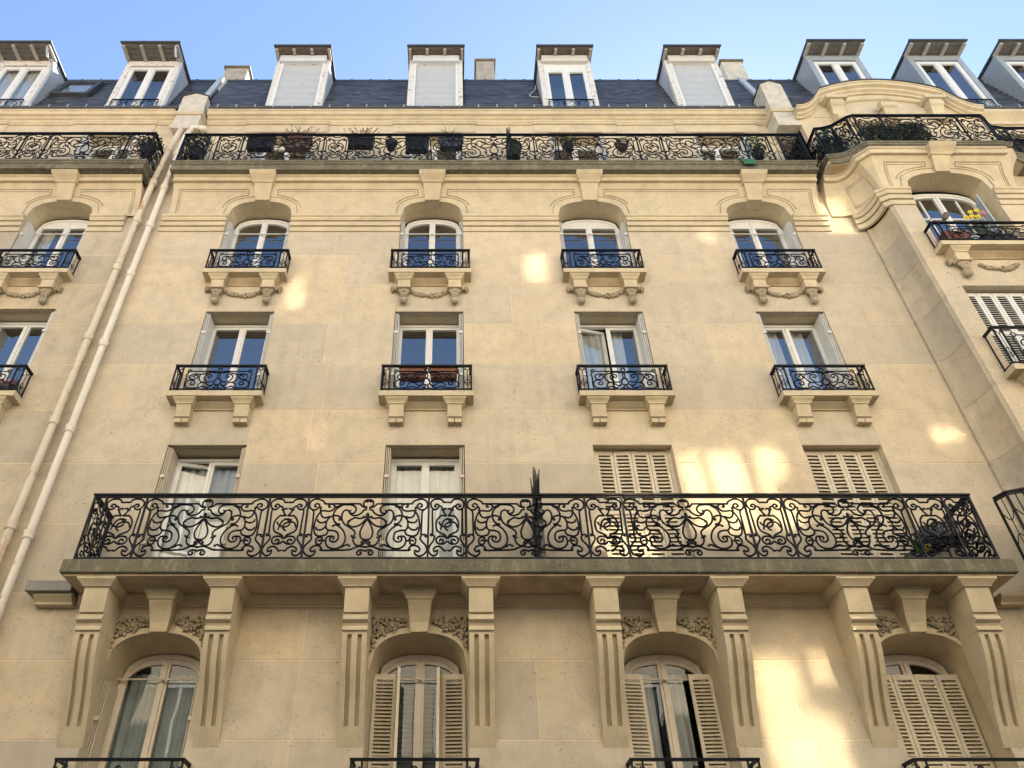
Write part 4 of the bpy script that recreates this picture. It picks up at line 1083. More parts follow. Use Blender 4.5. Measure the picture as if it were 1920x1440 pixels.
obj('wall_patch', MB().box(-6.55, -5.75, .1, .2, 15.2, 17.8), 'stone_trim', left)
balcony_slab(left, [(-14, -.55), (-6.36, -.55), (-6.36, .1)], 15.26)
fifth_floor(left, -14, -6.5, [-7.87, -11.3], y=0.1)
xs = [-6.44]; ks = []; x = -6.44; seq = ['narrow', 'wide', 'narrow', 'wide', 'narrow', 'wide', 'narrow', 'wide']
for s_ in seq: ks.append(s_); x -= 1.70 if s_ == 'wide' else .52; xs.append(x)
railing(left, 'black scrollwork railing at the far left, under the skylight', [(xs[-1], -.50), (-6.44, -.50), (-6.44, .08)], [((xs[i + 1], -.5), (xs[i], -.5), ks[i]) for i in range(len(ks))] + [((-6.44, -.5), (-6.44, .05), 'narrow')], 15.26, 1.0)
gutter(left, -14, -6.2)
roof(left, -14, -6.25, [(-11.45, -10.1, 17.9, 21), (-8.25, -6.9, 17.9, 21), (-10.0, -9.0, 19.05, 20.2)], seed=8)
dormer(left, -10.78, 1.36, 'curtained', zt=20.27, over=.45, under='grey_wood', label='curtained dormer cut by the left edge'); dormer(left, -7.58, 1.36, 'plain', zt=20.25, over=.45, under='grey_wood', label='dormer with peeling frame right of the skylight')
for x in (-10.78 + .62, -7.58 + .62): obj('gutter_pipe', MB().tube(cr([(x, -.40, 20.24), (x + .02, -.25, 20.0), (x + .08, -.02, 19.9), (x + .09, 0.0, 18.3), (x + .02, -.02, 18.05)]), .032, 7), 'pale_zinc', left, smooth=True)
# skylight lying in the slates
sk = empty('skylight', (-9.5, roof_y(19.3), 19.1), left)
def roofpt(x, z, o): return (x, roof_y(z) - o, z + o * .2)
def skring(xa, xb, za, zb, ins, o0, o1):
    out = [(xa, za), (xb, za), (xb, zb), (xa, zb)]; inn = [(xa + ins, za + ins), (xb - ins, za + ins), (xb - ins, zb - ins), (xa + ins, zb - ins)]
    return MB().loft([[roofpt(*p, o0) for p in out], [roofpt(*p, o1) for p in out], [roofpt(*p, o1) for p in inn], [roofpt(*p, o0) for p in inn]], True, False)
obj('skylight_frame', skring(-10.0, -9.05, 19.1, 20.15, .10, -.02, .10), 'dark_gutter', sk)
obj('glass_pane', MB().quad(roofpt(-9.9, 19.2, .06), roofpt(-9.15, 19.2, .06), roofpt(-9.15, 20.05, .06), roofpt(-9.9, 20.05, .06)), 'glass', sk, fix=False)
obj('blind', MB().quad(roofpt(-9.9, 19.2, .0), roofpt(-9.15, 19.2, .0), roofpt(-9.15, 20.05, .0), roofpt(-9.9, 20.05, .0)), 'grey_paint', sk, fix=False)

# ---------------------------------------------------------------- right building with the rounded bay
YB = -.66; BX0, BX1 = 8.41, 11.0
def arc_plan(x0, y0, x1, y1, n=9, flip=False):
    """concave quarter from (x0,y0) running along the wall to (x1,y1) running outwards"""
    pts = []
    for k in range(n + 1):
        t = math.pi / 2 * k / n; pts.append((x0 + (x1 - x0) * math.sin(t), y0 + (y1 - y0) * (1 - math.cos(t))))
    return pts
cove = arc_plan(8.17, -.05, 8.37, YB + .05)
bay_l = [(8.17, 0.0)] + cove + [(8.385, YB + .04), (8.41, YB)]
bay_r = [(2 * ((BX0 + BX1) / 2) - p[0], p[1]) for p in bay_l][::-1]
BC = (BX0 + BX1) / 2      # 9.705
def plan_wall(building, plan, z0, z1, mat, name='stone_block', back=.12):
    mb = MB(); loops = [[(x, y, z0 + .006) for x, y in plan], [(x, y, z1 - .006) for x, y in plan]]
    mb.loft(loops, False, False); return obj(name, mb, mat, building, smooth=25)
for k in range(len(ROWS) - 1):
    plan_wall(right, bay_l, ROWS[k], ROWS[k + 1], 'stone_grey'); plan_wall(right, bay_r, ROWS[k], ROWS[k + 1], 'stone')
for pl in (bay_l, bay_r):
    p2 = [(x + (.006 if pl is bay_l else -.006), y + .006) for x, y in pl]; mb = MB().loft([[(x, y, 0) for x, y in p2], [(x, y, 13.6) for x, y in p2]], False, False); obj('mortar_joint', mb, 'mortar', right)
WX = 9.655; WW = 1.62
bops = [(WX - WW / 2, WX + WW / 2, 12.25, 13.6), (WX - .86, WX + .86, 9.35, 11.36), (WX - .86, WX + .86, 6.17, 8.46), (WX - .86, WX + .86, 2.9, 5.4)]
block_wall(right, BX0, BX1, ROWS, bops, y=YB, seed=21, bmin=.4, bmax=.9)
block_wall(right, BX1 + .24, 16, ROWS, [], y=0, seed=22)
# bay, fourth floor window
reveal(right, WX, WW, 12.25, 13.6, 0, YB + .12, YB + .36, head=False)
obj('jamb', MB().box(WX - WW / 2 - .1, WX - WW / 2, YB + .032, YB + .36, 13.585, 14.03), 'stone_trim', right); obj('jamb', MB().box(WX + WW / 2, WX + WW / 2 + .1, YB + .032, YB + .36, 13.585, 14.03), 'stone_trim', right)
window(right, WX, 12.26, WW - .06, 13.95, .42, YB + .33, transom=True)
obj('shutter', MB().box(-.012, .012, -.30, 0, 0, 1.7), 'pale_zinc', right, (WX + WW / 2 - .10, YB + .33, 12.3), (0, 0, R(-28)))
sill_unit(right, WX, 12.25, w=2.0, ornate=True, y0=YB, cor=(.68, .68)); window_rail(right, WX, 12.25, w=1.93, h=.53, y=YB - .24, back=YB)
# bay, third floor closed louvred blind
obj('reveal', MB().box(WX - .86, WX - .82, YB + .121, YB + .2, 9.35, 11.36), 'stone_trim', right)
reveal(right, WX, 1.72, 9.35, 11.36, 0, YB + .12, YB + .3)
lw = 1.64 / 6
for k in range(6):
    w_ = lw - .01; x_ = WX - .82 + k * lw + .005; mb = MB(); h_ = 1.95
    leaf = louvre_leaf(right, x_, w_, 9.38, h_, YB + .16, .052, mat='white_paint', single=True)
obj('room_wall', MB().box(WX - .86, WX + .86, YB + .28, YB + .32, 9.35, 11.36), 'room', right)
sill_unit(right, WX, 9.35, w=2.1, y0=YB, cor=(.72, .72)); window_rail(right, WX, 9.35, w=2.03, h=.80, y=YB - .24, back=YB)
for z0, z1 in ((6.17, 8.46), (2.9, 5.4)):
    reveal(right, WX, 1.72, z0, z1, 0, YB + .12, YB + .36); window(right, WX, z0, 1.68, z1 - .02, 0, YB + .33)
# bay, long balcony level
pb = [(7.52, -.01), (7.55, -.55), (7.62, -.72), (7.80, -.80), (8.05, -.86), (8.25, -1.05), (8.45, -1.15), (11.2, -1.15)]
obj('balcony_slab', MB().sweep([(-.75, 5.98), (.06, 5.98), (.06, 6.17), (-.75, 6.17)], pb[1:]), 'weathered_slab', right)
railing(right, 'curved black railing entering at the right edge beside the long balcony', pb[1:], [(pb[i], pb[i + 1], 'narrow' if Vector((pb[i + 1][0] - pb[i][0], pb[i + 1][1] - pb[i][1])).length > .22 else 'bars') for i in range(1, 6)] + [(pb[6], (10.1, -1.15), 'wide')], 6.17, 1.0)
# band and coved frieze of the bay
bl = [(7.98, -.05)] + arc_plan(8.0, -.05, 8.33, YB + .04)[1:] + [(8.41, YB), (WX - WW / 2, YB)]
bl = [(8.0, -0.05)] + arc_plan(8.02, -.06, 8.30, YB + .06)[1:] + [(8.40, YB), (WX - WW / 2, YB)]
band(right, bl)
brr = [(2 * BC - p[0], p[1]) for p in bl[:-1]][::-1]
band(right, [(WX + WW / 2, YB)] + brr)
frieze(right, 8.41, 11.0, [(WX, WW, .45)], off=YB + .0)
# curved part of the frieze: cove swept on the plan
def cove_prof(z0=14.03, z1=14.95, n=8):
    return [(-cove_y(z0 + (z1 - z0) * k / n), z0 + (z1 - z0) * k / n) for k in range(n + 1)]
pl = [(7.75, 0.05)] + arc_plan(7.80, 0.005, 8.39, YB + .02, 10)
pl = [(7.56, .012)] + [(7.62, .01)] + pl[1:] + [(8.41, YB), (8.414, YB)]
obj('frieze', MB().sweep([(-.1, 14.03)] + cove_prof() + [(-.1, 14.95)], pl[1:]), 'stone_trim', right, smooth=28)
obj('frieze', MB().sweep([(-.1, 14.03)] + cove_prof() + [(-.1, 14.95)], [(2 * BC - p[0], p[1]) for p in pl[1:]][::-1]), 'stone_trim', right, smooth=28)
# sunk panel on the curved part
def on_cove(t, z, d=.0):
    k = t * (len(pl) - 3) + 1; i = int(k); f = k - i; p = Vector(pl[i]) * (1 - f) + Vector(pl[min(i + 1, len(pl) - 1)]) * f
    dd = (Vector(pl[min(i + 1, len(pl) - 1)]) - Vector(pl[i])).normalized(); n_ = Vector((dd.y, -dd.x)); q = p + n_ * (-cove_y(z) + d); return (q.x, q.y, z)
for ins in (0, .035):
    t0, t1, za, zb_ = .38 + ins * .7, .84 - ins * .7, 14.15 + ins, 14.68 - ins
    seq = [on_cove(t0, za + (zb_ - za) * k / 5) for k in range(6)] + [on_cove(t0 + (t1 - t0) * k / 6, zb_) for k in range(1, 6)] + [on_cove(t1, zb_ - (zb_ - za) * k / 5) for k in range(6)] + [on_cove(t1 - (t1 - t0) * k / 6, za) for k in range(1, 7)]
    obj('panel_moulding', MB().tube(seq, .009, 4), 'carved_stone', right)
obj('moulding', MB().sweep([(0, 14.83), (.32, 14.83), (.33, 14.85), (.335, 14.92), (.37, 14.935), (.37, 14.97), (0, 14.97)], pl[1:]), 'stone_trim', right, smooth=28)
# top balcony of the bay
tb = [(7.62, .1), (7.62, -.66), (7.85, -.68), (8.0, -.73), (8.12, -.82), (8.22, -.92), (8.34, -.98), (11.1, -.98), (11.22, -.92), (11.35, -.80), (11.5, -.72), (11.75, -.68), (15, -.68)]
balcony_slab(right, tb, 15.26)
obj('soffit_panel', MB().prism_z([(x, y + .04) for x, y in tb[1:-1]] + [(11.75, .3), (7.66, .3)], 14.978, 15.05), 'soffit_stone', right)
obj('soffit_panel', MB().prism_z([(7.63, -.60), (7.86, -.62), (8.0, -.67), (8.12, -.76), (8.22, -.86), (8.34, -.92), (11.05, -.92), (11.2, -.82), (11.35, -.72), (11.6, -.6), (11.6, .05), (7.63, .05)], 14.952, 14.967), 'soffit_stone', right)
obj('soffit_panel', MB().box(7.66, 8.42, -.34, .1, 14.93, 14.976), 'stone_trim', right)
rp = [(7.70, .08), (7.70, -.61), (7.86, -.63), (8.02, -.68), (8.15, -.78), (8.26, -.88), (8.38, -.93), (11.08, -.93), (11.2, -.86), (11.32, -.76), (11.46, -.67), (11.75, -.63), (15, -.63)]
mk = [(rp[0], rp[1], 'narrow'), (rp[1], rp[3], 'narrow'), (rp[3], rp[5], 'narrow'), (rp[5], rp[6], 'bars'), ((8.38, -.93), (8.93, -.93), 'narrow'), ((8.93, -.93), (10.53, -.93), 'wide'), ((10.53, -.93), (11.08, -.93), 'narrow'), (rp[7], rp[9], 'narrow'), (rp[9], rp[11], 'narrow'), ((11.75, -.63), (13.4, -.63), 'wide')]
railing(right, 'curved black railing of the bay balcony below the arched pediment, full of plants', rp, mk, 15.26, 1.0)
# top storey of the bay and pediment
y5 = -.30
block_wall(right, 7.72, 11.9, [15.2, 16.2, 17.02, 17.2], [(WX - .8, WX + .8, 15.26, 17.0)], y=y5, seed=31, mat='stone_trim')
reveal(right, WX, 1.6, 15.26, 17.0, 0, y5 + .12, y5 + .5); window(right, WX, 15.26, 1.56, 16.98, 0, y5 + .46)
PX = 9.75; PW = 1.42
def ped(x):     # top outline of the pediment wall
    d = abs(x - PX)
    if d <= PW: return 17.95 + .42 * math.cos(d / PW * math.pi / 2) ** .8
    if d <= 2.05: t = (d - PW) / (2.05 - PW); return 17.95 - .62 * (1 - (1 - t) ** 2)
    return 17.33
xs = [7.66 + (11.84 - 7.66) * k / 56 for k in range(57)]
mb = MB(); n = len(xs)
mb.loft([[(x, y5 - .003, 17.2) for x in xs], [(x, y5 - .003, ped(x) - .2) for x in xs]], False, False)
obj('tympanum', mb, 'stone_trim', right)
prof = [(0, -.24), (.05, -.24), (.06, -.20), (.12, -.17), (.13, -.12), (.20, -.10), (.21, -.03), (.235, -.02), (.235, .02), (-.3, .02), (-.3, -.24)]
loops = []
for x in xs: loops.append([(x, y5 - o, ped(x) + z) for o, z in prof])
obj('pediment_cornice', MB().loft(loops), 'stone_trim', right, smooth=25)
obj('pediment_flashing', MB().loft([[(x, y5 - .26, ped(x) + .022), (x, y5 + .3, ped(x) + .022), (x, y5 + .3, ped(x) + .045), (x, y5 - .26, ped(x) + .045)] for x in xs]), 'dark_gutter', right)
obj('archivolt', MB().tube([(PX + q * 1.25, y5 - .02, 17.62 + .30 * math.cos(q * math.pi / 2) ** .8) for q in [-1 + k / 12 for k in range(25)]], .05, 6), 'stone_trim', right, smooth=True)
for sg in (-1, 1):
    xx = PX + sg * 1.12
    obj('scroll_console', MB().prism_x([(y5, 16.9), (y5 - .10, 16.92), (y5 - .13, 17.05), (y5 - .10, 17.2), (y5 - .16, 17.4), (y5 - .22, 17.52), (y5 - .22, 17.6), (y5, 17.6)], xx - .14, xx + .14), 'stone_trim', right)
    obj('scroll_console_cap', MB().box(xx - .24, xx + .24, y5 - .27, y5, 17.602, 17.70), 'stone_trim', right)
    for zz_, rr in ((17.0, .09), (17.5, .10)): obj('volute', MB().tube([(xx - .16, y5 - .12, zz_), (xx + .16, y5 - .12, zz_)], rr, 12), 'stone_trim', right, smooth=40)
obj('keystone', MB().prism_x([(y5, 17.02), (y5 - .12, 17.04), (y5 - .15, 17.2), (y5 - .22, 17.42), (y5, 17.46)], PX - .13, PX + .13), 'stone_trim', right)
obj('volute', MB().tube([(PX - .20, y5 - .16, 17.40), (PX + .16, y5 - .16, 17.40)], .10, 12), 'stone_trim', right, smooth=40)
# rest of the top storey to the right, and the roof
block_wall(right, 11.9, 16, [15.2, 16.25, 17.25, 17.62], [(12.2, 13.4, 15.26, 17.15)], y=.1, seed=33, mat='stone_trim')
obj('cornice', MB().sweep([(-.1, 17.5), (.05, 17.5), (.06, 17.6), (.14, 17.68), (.22, 17.75), (.22, 17.85), (-.1, 17.85)], [(11.7, .1), (16, .1)]), 'stone_trim', right)
obj('room_wall', MB().box(12.1, 13.5, .3, .34, 15.2, 17.3), 'room', right)
gutter(right, 11.6, 16)
roof(right, 7.5, 16, [(8.92, 10.28, 17.9, 21), (11.5, 12.86, 17.9, 21), (13.77, 15.13, 17.9, 21)], seed=5)
for x, l in ((9.60, 'grey dormer rising behind the left half of the pediment'), (12.18, 'grey dormer right of the pediment'), (14.45, 'grey dormer cut by the right edge')):
    dormer(right, x, 1.36, 'plain', zt=20.53, over=.36, side='grey_paint', face='grey_paint', under='grey_wood', label=l)

# ================================================================ things on the balconies
def thing_mesh(name, mb, mat, label, cat, group=None, smooth=False, fix=True, kind=None):
    o = obj(name, mb, mat, smooth=smooth, fix=fix); tag(o, label, cat, group, kind); return o
def leaves(n, rnd, c, rx, ry, rz, l, w, up=0.3):
    mb = MB()
    for _ in range(n):
        while True:
            p = Vector((rnd.uniform(-1, 1), rnd.uniform(-1, 1), rnd.uniform(-1, 1)))
            if p.length < 1: break
        q = Vector(c) + Vector((p.x * rx, p.y * ry, p.z * rz)); d = Vector((rnd.uniform(-1, 1), rnd.uniform(-1, 1), rnd.uniform(-.6, 1) + up)).normalized(); sd = d.cross(Vector((rnd.uniform(-1, 1), rnd.uniform(-1, 1), rnd.uniform(-1, 1)))).normalized()
        L_ = l * rnd.uniform(.6, 1.2); W_ = w * rnd.uniform(.6, 1.2)
        n0 = len(mb.v); mb.v += [q, q + d * L_ * .5 + sd * W_, q + d * L_, q + d * L_ * .5 - sd * W_]; mb.f.append((n0, n0 + 1, n0 + 2, n0 + 3))
    return mb
def blades(n, rnd, c, h, spread, w, droop=.2):
    mb = MB()
    for k in range(n):
        a_ = rnd.uniform(0, 6.28); hh = h * rnd.uniform(.6, 1.1); sp_ = spread * rnd.uniform(.3, 1)
        pts = [Vector(c) + Vector((math.cos(a_) * sp_ * t * t, math.sin(a_) * sp_ * t * t * .7, hh * (t - droop * t * t))) for t in (0, .35, .7, 1)]
        sd = Vector((-math.sin(a_), math.cos(a_), 0)) * w
        for i in range(3):
            w0, w1 = (1, .9, .6, .05)[i], (1, .9, .6, .05)[i + 1]; mb.quad(pts[i] - sd * w0, pts[i] + sd * w0, pts[i + 1] + sd * w1, pts[i + 1] - sd * w1)
    return mb
def trough(x, y, z, w, h, d, mat, label, group=None, name='flower_box'):
    t = empty(name, (x, y, z)); tag(t, label, 'flower box', group)
    mb = MB().loft([[(x - w / 2 + q, y - d / 2 + q, zz), (x + w / 2 - q, y - d / 2 + q, zz), (x + w / 2 - q, y + d / 2 - q, zz), (x - w / 2 + q, y + d / 2 - q, zz)] for q, zz in ((.02, z), (0, z + h - .03), (-.012, z + h - .03), (-.012, z + h), (.01, z + h), (.015, z + h - .04))])
    obj('trough', mb, mat, t)
    obj('soil', MB().box(x - w / 2 + .012, x + w / 2 - .012, y - d / 2 + .012, y + d / 2 - .012, z + h - .06, z + h - .03), 'blind_dark', t)
    return t
def potted(x, y, z, r, h, mat, label, name='flower_pot', cat='flower pot'):
    t = empty(name, (x, y, z)); tag(t, label, cat)
    obj('pot', MB().loft([[(x + q * math.cos(a), y + q * math.sin(a), zz) for a in [2 * math.pi * k / 14 for k in range(14)]] for q, zz in ((r * .7, z), (r, z + h - .04), (r * 1.08, z + h - .04), (r * 1.08, z + h), (r * .95, z + h), (r * .9, z + h - .05))]), mat, t, smooth=40)
    return t
G5 = 'flower boxes hung on the top balcony railing'
rnd = random.Random(40)
yb_ = -.36
def onrail(px, py, Y=yb_): return at(px, py, Y)
def box5(px0, px1, py0, py1, mat, label):
    xa, zt = onrail(px0, py0); xb, _ = onrail(px1, py0); _, zb = onrail(px0, py1)
    return trough((xa + xb) / 2, yb_, zb, xb - xa, zt - zb, .17, mat, label, G5), (xa + xb) / 2, zt, zb
box5(468, 517, 257, 281, 'black_plastic', 'deep black flower box with nothing growing in it, left of the reddish plant')
t, x, zt, zb = box5(537, 585, 263, 281, 'wood', 'brownish flower box under a dense reddish plant on the top railing')
thing_mesh('red_plant', leaves(520, rnd, (x, yb_, zt - .06), .36, .17, .26, .06, .018), 'red_flower', 'dense dark red trailing plant on the top balcony railing', 'plant', fix=False)
st = MB()
for _ in range(46):
    x_ = x + rnd.uniform(-.3, .3); pts = [(x_, yb_, zt), (x_ + rnd.uniform(-.05, .05), yb_, zt + .2), (x_ + rnd.uniform(-.12, .12), yb_ + rnd.uniform(-.1, .1), zt + rnd.uniform(.28, .42))]; st.tube(pts, .004, 3); st.ball(pts[-1], .014, .014, .012, 4, 3)
thing_mesh('dry_plant', st, 'dry_stalk', 'dry brown flower heads standing above the dark red plant', 'plant', fix=False)
t, x, zt, zb = box5(654, 702, 262, 277, 'black_plastic', 'black flower box with bare brown stalks, right of the reddish plant')
st = MB()
for _ in range(60):
    x_ = x + rnd.uniform(-.28, .28); pts = [(x_, yb_, zt - .05), (x_ + rnd.uniform(-.08, .08), yb_, zt + .15), (x_ + rnd.uniform(-.18, .18), yb_ + rnd.uniform(-.1, .1), zt + rnd.uniform(.2, .36))]; st.tube(pts, .004, 3); st.ball(pts[-1], .016, .016, .012, 4, 3)
thing_mesh('dry_plant', st, 'dry_stalk', 'sparse bare brown stalks above a black flower box', 'plant', fix=False)
x, z = onrail(733, 279); potted(x, yb_, z, .12, .22, 'black_plastic', 'small round dark pot hung between two black boxes on the top railing')
box5(761, 803, 260, 284, 'black_plastic', 'large empty black flower box just left of the spiky green plant')
t, x, zt, zb = box5(824, 868, 262, 279, 'slate_dark', 'dark grey flower box holding a spiky green plant')
thing_mesh('spiky_plant', blades(22, rnd, (x - .05, yb_, zt - .03), .5, .28, .012), 'leaf', 'spiky green plant poking above the top railing', 'plant', fix=False)
x, z = onrail(965, 297, -.25); potted(x, -.25, z, .17, .42, 'dark_leaf', 'tall dark green tub right of the upper spiked divider', 'plant_tub', 'tub')
x, z = onrail(1068, 282); t = potted(x, yb_, z, .10, .18, 'black_plastic', 'dark pot with small green leaves in front of the third top window'); thing_mesh('leafy_plant', leaves(160, rnd, (x, yb_, z + .28), .22, .13, .16, .07, .02), 'leaf', 'small leafy plant in front of the third top floor window', 'plant', fix=False)
x, z = onrail(1168, 279); potted(x, yb_, z, .14, .2, 'wood', 'brown round pot on the top railing between the third and fourth windows')
x, z = onrail(1425, 297, -.3); t = potted(x, -.3, z, .12, .2, 'black_plastic', 'pot with a bushy yellow green plant near the green cloth'); thing_mesh('bushy_plant', leaves(330, rnd, (x, -.3, z + .45), .22, .16, .30, .06, .02), 'bright_leaf', 'bushy yellow green plant at the right end of the top balcony', 'plant', fix=False)
x, z = onrail(365, 297, -.3); potted(x, -.3, z, .15, .25, 'black_plastic', 'dark pot at the left end of the middle building top balcony'); thing_mesh('bushy_plant', leaves(420, rnd, (x, -.3, z + .5), .28, .18, .34, .07, .022), 'dark_leaf', 'dark bush at the left end of the middle top balcony, by the drainpipes', 'plant', fix=False)
x, z = at(272, 292, -.3); potted(x, -.3, z, .15, .25, 'black_plastic', 'dark pot in the right corner of the left building top balcony'); thing_mesh('bushy_plant', leaves(420, rnd, (x, -.3, z + .42), .30, .16, .30, .07, .022), 'dark_leaf', 'dark bush in the corner of the left building balcony', 'plant', fix=False)
# green cloth hanging over the slab edge
x0_, z0_ = at(1388, 299, -.53); x1_, _ = at(1413, 299, -.53); mb = MB(); loops = []
for k, (y_, z_, dx) in enumerate(((-.40, 15.268, -.06), (-.515, 15.27, -.04), (-.548, 15.262, -.02), (-.558, 15.16, .02), (-.562, 15.07, .04))):
    loops.append([(x0_ + dx + (x1_ - x0_) * i / 6, y_ - .006 * math.sin(i * 1.3 + k), z_) for i in range(7)])
thing_mesh('green_cloth', mb.loft(loops + [[(p[0], p[1] + .008, p[2] - .004) for p in l] for l in loops[::-1]], False, False), 'green_cloth', 'green cloth hanging over the edge of the top balcony slab', 'cloth')

# the spiked balcony dividers, seen edge on
def divider(x, z0, h, yf, label):
    d = empty('balcony_divider', (x, -.02, z0), central); d['label'] = label
    mb = MB(); y0 = -.04
    for k in range(5): yy = y0 - (yf - .06) * k / 4; mb.box(x - .035 + .009 * k, x + .019 + .009 * k, yy - .014, yy + .014, z0, z0 + 1.0)
    mb.box(x - .02, x + .02, -yf, y0, z0 + .08, z0 + .11).box(x - .022, x + .022, -yf - .02, y0, z0 + .98, z0 + 1.01).box(x - .02, x + .02, -yf, y0, z0 + .50, z0 + .52)
    for q in (-1, 1): mb.tube(cr([(x + q * .03, -yf + .1, z0 + .2), (x + q * .034, -yf * .5, z0 + .35), (x + q * .03, -.1, z0 + .2), (x + q * .034, -.2, z0 + .6), (x + q * .03, -yf * .7, z0 + .85)]), .012, 4)
    obj('divider_frame', mb, 'spike_iron', d)
    for k in range(11):
        a_ = R(-62 + 12.4 * k); L_ = h * (1 - .25 * abs(k - 5) / 5); s_ = MB()
        s_.tube([(x + .022 * (k % 3 - 1), -yf * .62, z0 + .80), (x + .034 * (k % 3 - 1), -yf * .62 - math.sin(a_) * -L_, z0 + .86 + math.cos(a_) * L_)], .027, 5, taper=lambda t: 1.0 - .75 * t)
        obj('spike', s_, 'spike_iron', d)
divider(1.15, 6.17, .72, .62, 'spiked iron divider on the long lower balcony')
divider(1.16, 15.26, .50, .44, 'spiked iron divider on the top balcony')

# terracotta troughs behind the second window railing
for px0, px1, w_ in ((750, 799, 'left'), (806, 858, 'right')):
    xa, zt = at(px0, 692, -.12); xb, _ = at(px1, 692, -.12); _, zb = at(px0, 712, -.12)
    trough((xa + xb) / 2, -.12, zb, xb - xa, zt - zb, .16, 'terracotta', f'{w_} terracotta trough behind the window railing of the second bay', 'terracotta troughs behind a window railing')
x, z = at(812, 692, -.12); thing_mesh('dry_plant', leaves(26, rnd, (x, -.12, z + .06), .05, .04, .10, .06, .012), 'dry_stalk', 'small dried plant in the right terracotta trough', 'plant', fix=False)

# things on the long balcony
x = 6.03; z = 6.172; y = -.38
t = empty('plant_stand', (x + .25, y, z)); tag(t, 'low black trough at the right end of the long lower balcony', 'planter')
obj('trough', MB().box(x - .05, x + .42, -.60, -.30, z, z + .12), 'black_plastic', t)
thing_mesh('spiky_plant', blades(20, rnd, (x + .22, -.45, z + .12), .62, .40, .022, .35), 'leaf', 'green sword leaved plant leaning at the right end of the long balcony', 'plant', fix=False)
thing_mesh('small_flowers', leaves(30, rnd, (x + .30, -.50, z + .25), .08, .06, .07, .025, .012), 'yellow_flower', 'tiny yellow flowers beside the sword leaved plant', 'flowers', fix=False)
def folding_chair(x, y, z, ang, label):
    t = empty('folding_chair', (x, y, z), rot=(0, 0, ang)); tag(t, label, 'chair')
    def add(name, mb): return obj(name, mb, 'black_plastic', t, local=True)
    W = .21
    for i in range(9):
        q = -W + 2 * W * i / 8; add('seat_strap', MB().box(q - .018, q + .018, -.2, .2, .42, .43)); add('back_strap', MB().loft([[(q - .018, .20, .46), (q + .018, .20, .46), (q + .018, .21, .46), (q - .018, .21, .46)], [(q - .018, .30, .86), (q + .018, .30, .86), (q + .018, .31, .86), (q - .018, .31, .86)]]))
    for i in range(6):
        q = -.17 + .34 * i / 5; add('seat_strap', MB().box(-W, W, q - .018, q + .018, .432, .440))
        zz = .5 + .34 * i / 5; add('back_strap', MB().box(-W, W, .205 + .1 * i / 5, .213 + .1 * i / 5, zz - .018, zz + .018))
    for sg in (-1, 1):
        add('leg', MB().tube([(sg * (W + .02), -.22, 0), (sg * (W + .02), .30, .88)], .013, 6)); add('leg', MB().tube([(sg * (W + .04), .24, 0), (sg * (W + .04), -.20, .43)], .013, 6))
    return t
folding_chair(6.72, -.34, 6.172, R(-25), 'black woven folding chair in the right corner of the long balcony')
t = empty('side_table', (6.45, -.35, 6.172)); tag(t, 'low black slatted table beside the folding chair on the long balcony', 'table')
for i in range(7): obj('table_slat', MB().box(6.25 + i * .06, 6.29 + i * .06, -.52, -.18, 6.47, 6.49), 'black_plastic', t)
for xx in (6.27, 6.63):
    for yy in (-.50, -.20): obj('leg', MB().box(xx - .012, xx + .012, yy - .012, yy + .012, 6.172, 6.47), 'black_plastic', t)
xa, _ = at(713, 1036, -.45); xb, _ = at(752, 1036, -.45)
thing_mesh('round_tray', MB().loft([[((xa + xb) / 2 + q * math.cos(a), -.40 + q * .8 * math.sin(a), zz) for a in [2 * math.pi * k / 18 for k in range(18)]] for q, zz in ((.10, 6.172), (.12, 6.24), (.17, 6.26), (.17, 6.285), (.15, 6.285))]), 'black_plastic', 'low round black tray on the long balcony before the second window', 'tray', smooth=40)

# bay window, fourth floor
yy = YB - .12
def b4(px, py): return at(px, py, yy)
xa, zt = b4(1752, 421); xb, _ = b4(1798, 421); trough((xa + xb) / 2, yy, 12.26, xb - xa, .30, .17, 'terracotta', 'red flower box behind the bay window railing, left of the daffodils')
xa, zt = b4(1822, 424); xb, _ = b4(1872, 424); trough((xa + xb) / 2, yy, 12.26, xb - xa, .22, .17, 'black_plastic', 'black flower box under the daffodils on the bay window ledge')
x, z = b4(1810, 425); potted(x, yy, 12.26, .07, .24, 'pale_zinc', 'small pale blue pot between the red and black boxes')
dm = blades(26, rnd, (b4(1830, 424)[0], yy, 12.45), .42, .12, .01); fl = MB()
for px, py in ((1820, 397), (1823, 405), (1832, 394), (1834, 405), (1812, 407)):
    x, z = b4(px, py); fl.ball((x, yy, z), .032, .032, .034, 7, 5)
    for k in range(6): fl.ball((x + .035 * math.cos(k * 1.05), yy + .012, z + .035 * math.sin(k * 1.05)), .022, .012, .022, 5, 4)
    dm.tube([(x, yy, z), (x + .01, yy, 12.45)], .005, 4)
t = empty('daffodils', (b4(1830, 424)[0], yy, 12.45)); tag(t, 'yellow daffodils above the bay window railing', 'flowers'); obj('stems', dm, 'bright_leaf', t, fix=False); obj('blossoms', fl, 'yellow_flower', t, fix=False)
x, z = b4(1844, 402); thing_mesh('pink_flowers', leaves(60, rnd, (x, yy, z), .06, .04, .07, .045, .02), 'pink_flower', 'pink blossoms right of the daffodils', 'flowers', fix=False)
x, z = b4(1860, 420); thing_mesh('leafy_plant', leaves(260, rnd, (x, yy, 12.52), .30, .08, .09, .05, .018), 'dark_leaf', 'low dark leaves at the right end of the bay window railing', 'plant', fix=False)
x, z = b4(1769, 412); M_ = Matrix.Rotation(R(35), 3, 'Y')
mb = MB().loft([[Vector((x, YB - .2, z)) + M_ @ Vector((q * math.cos(a), q * math.sin(a), h_)) for a in [2 * math.pi * k / 12 for k in range(12)]] for q, h_ in ((.025, -.11), (.04, -.10), (.055, .015), (.06, .05), (.048, .08), (.016, .095))])
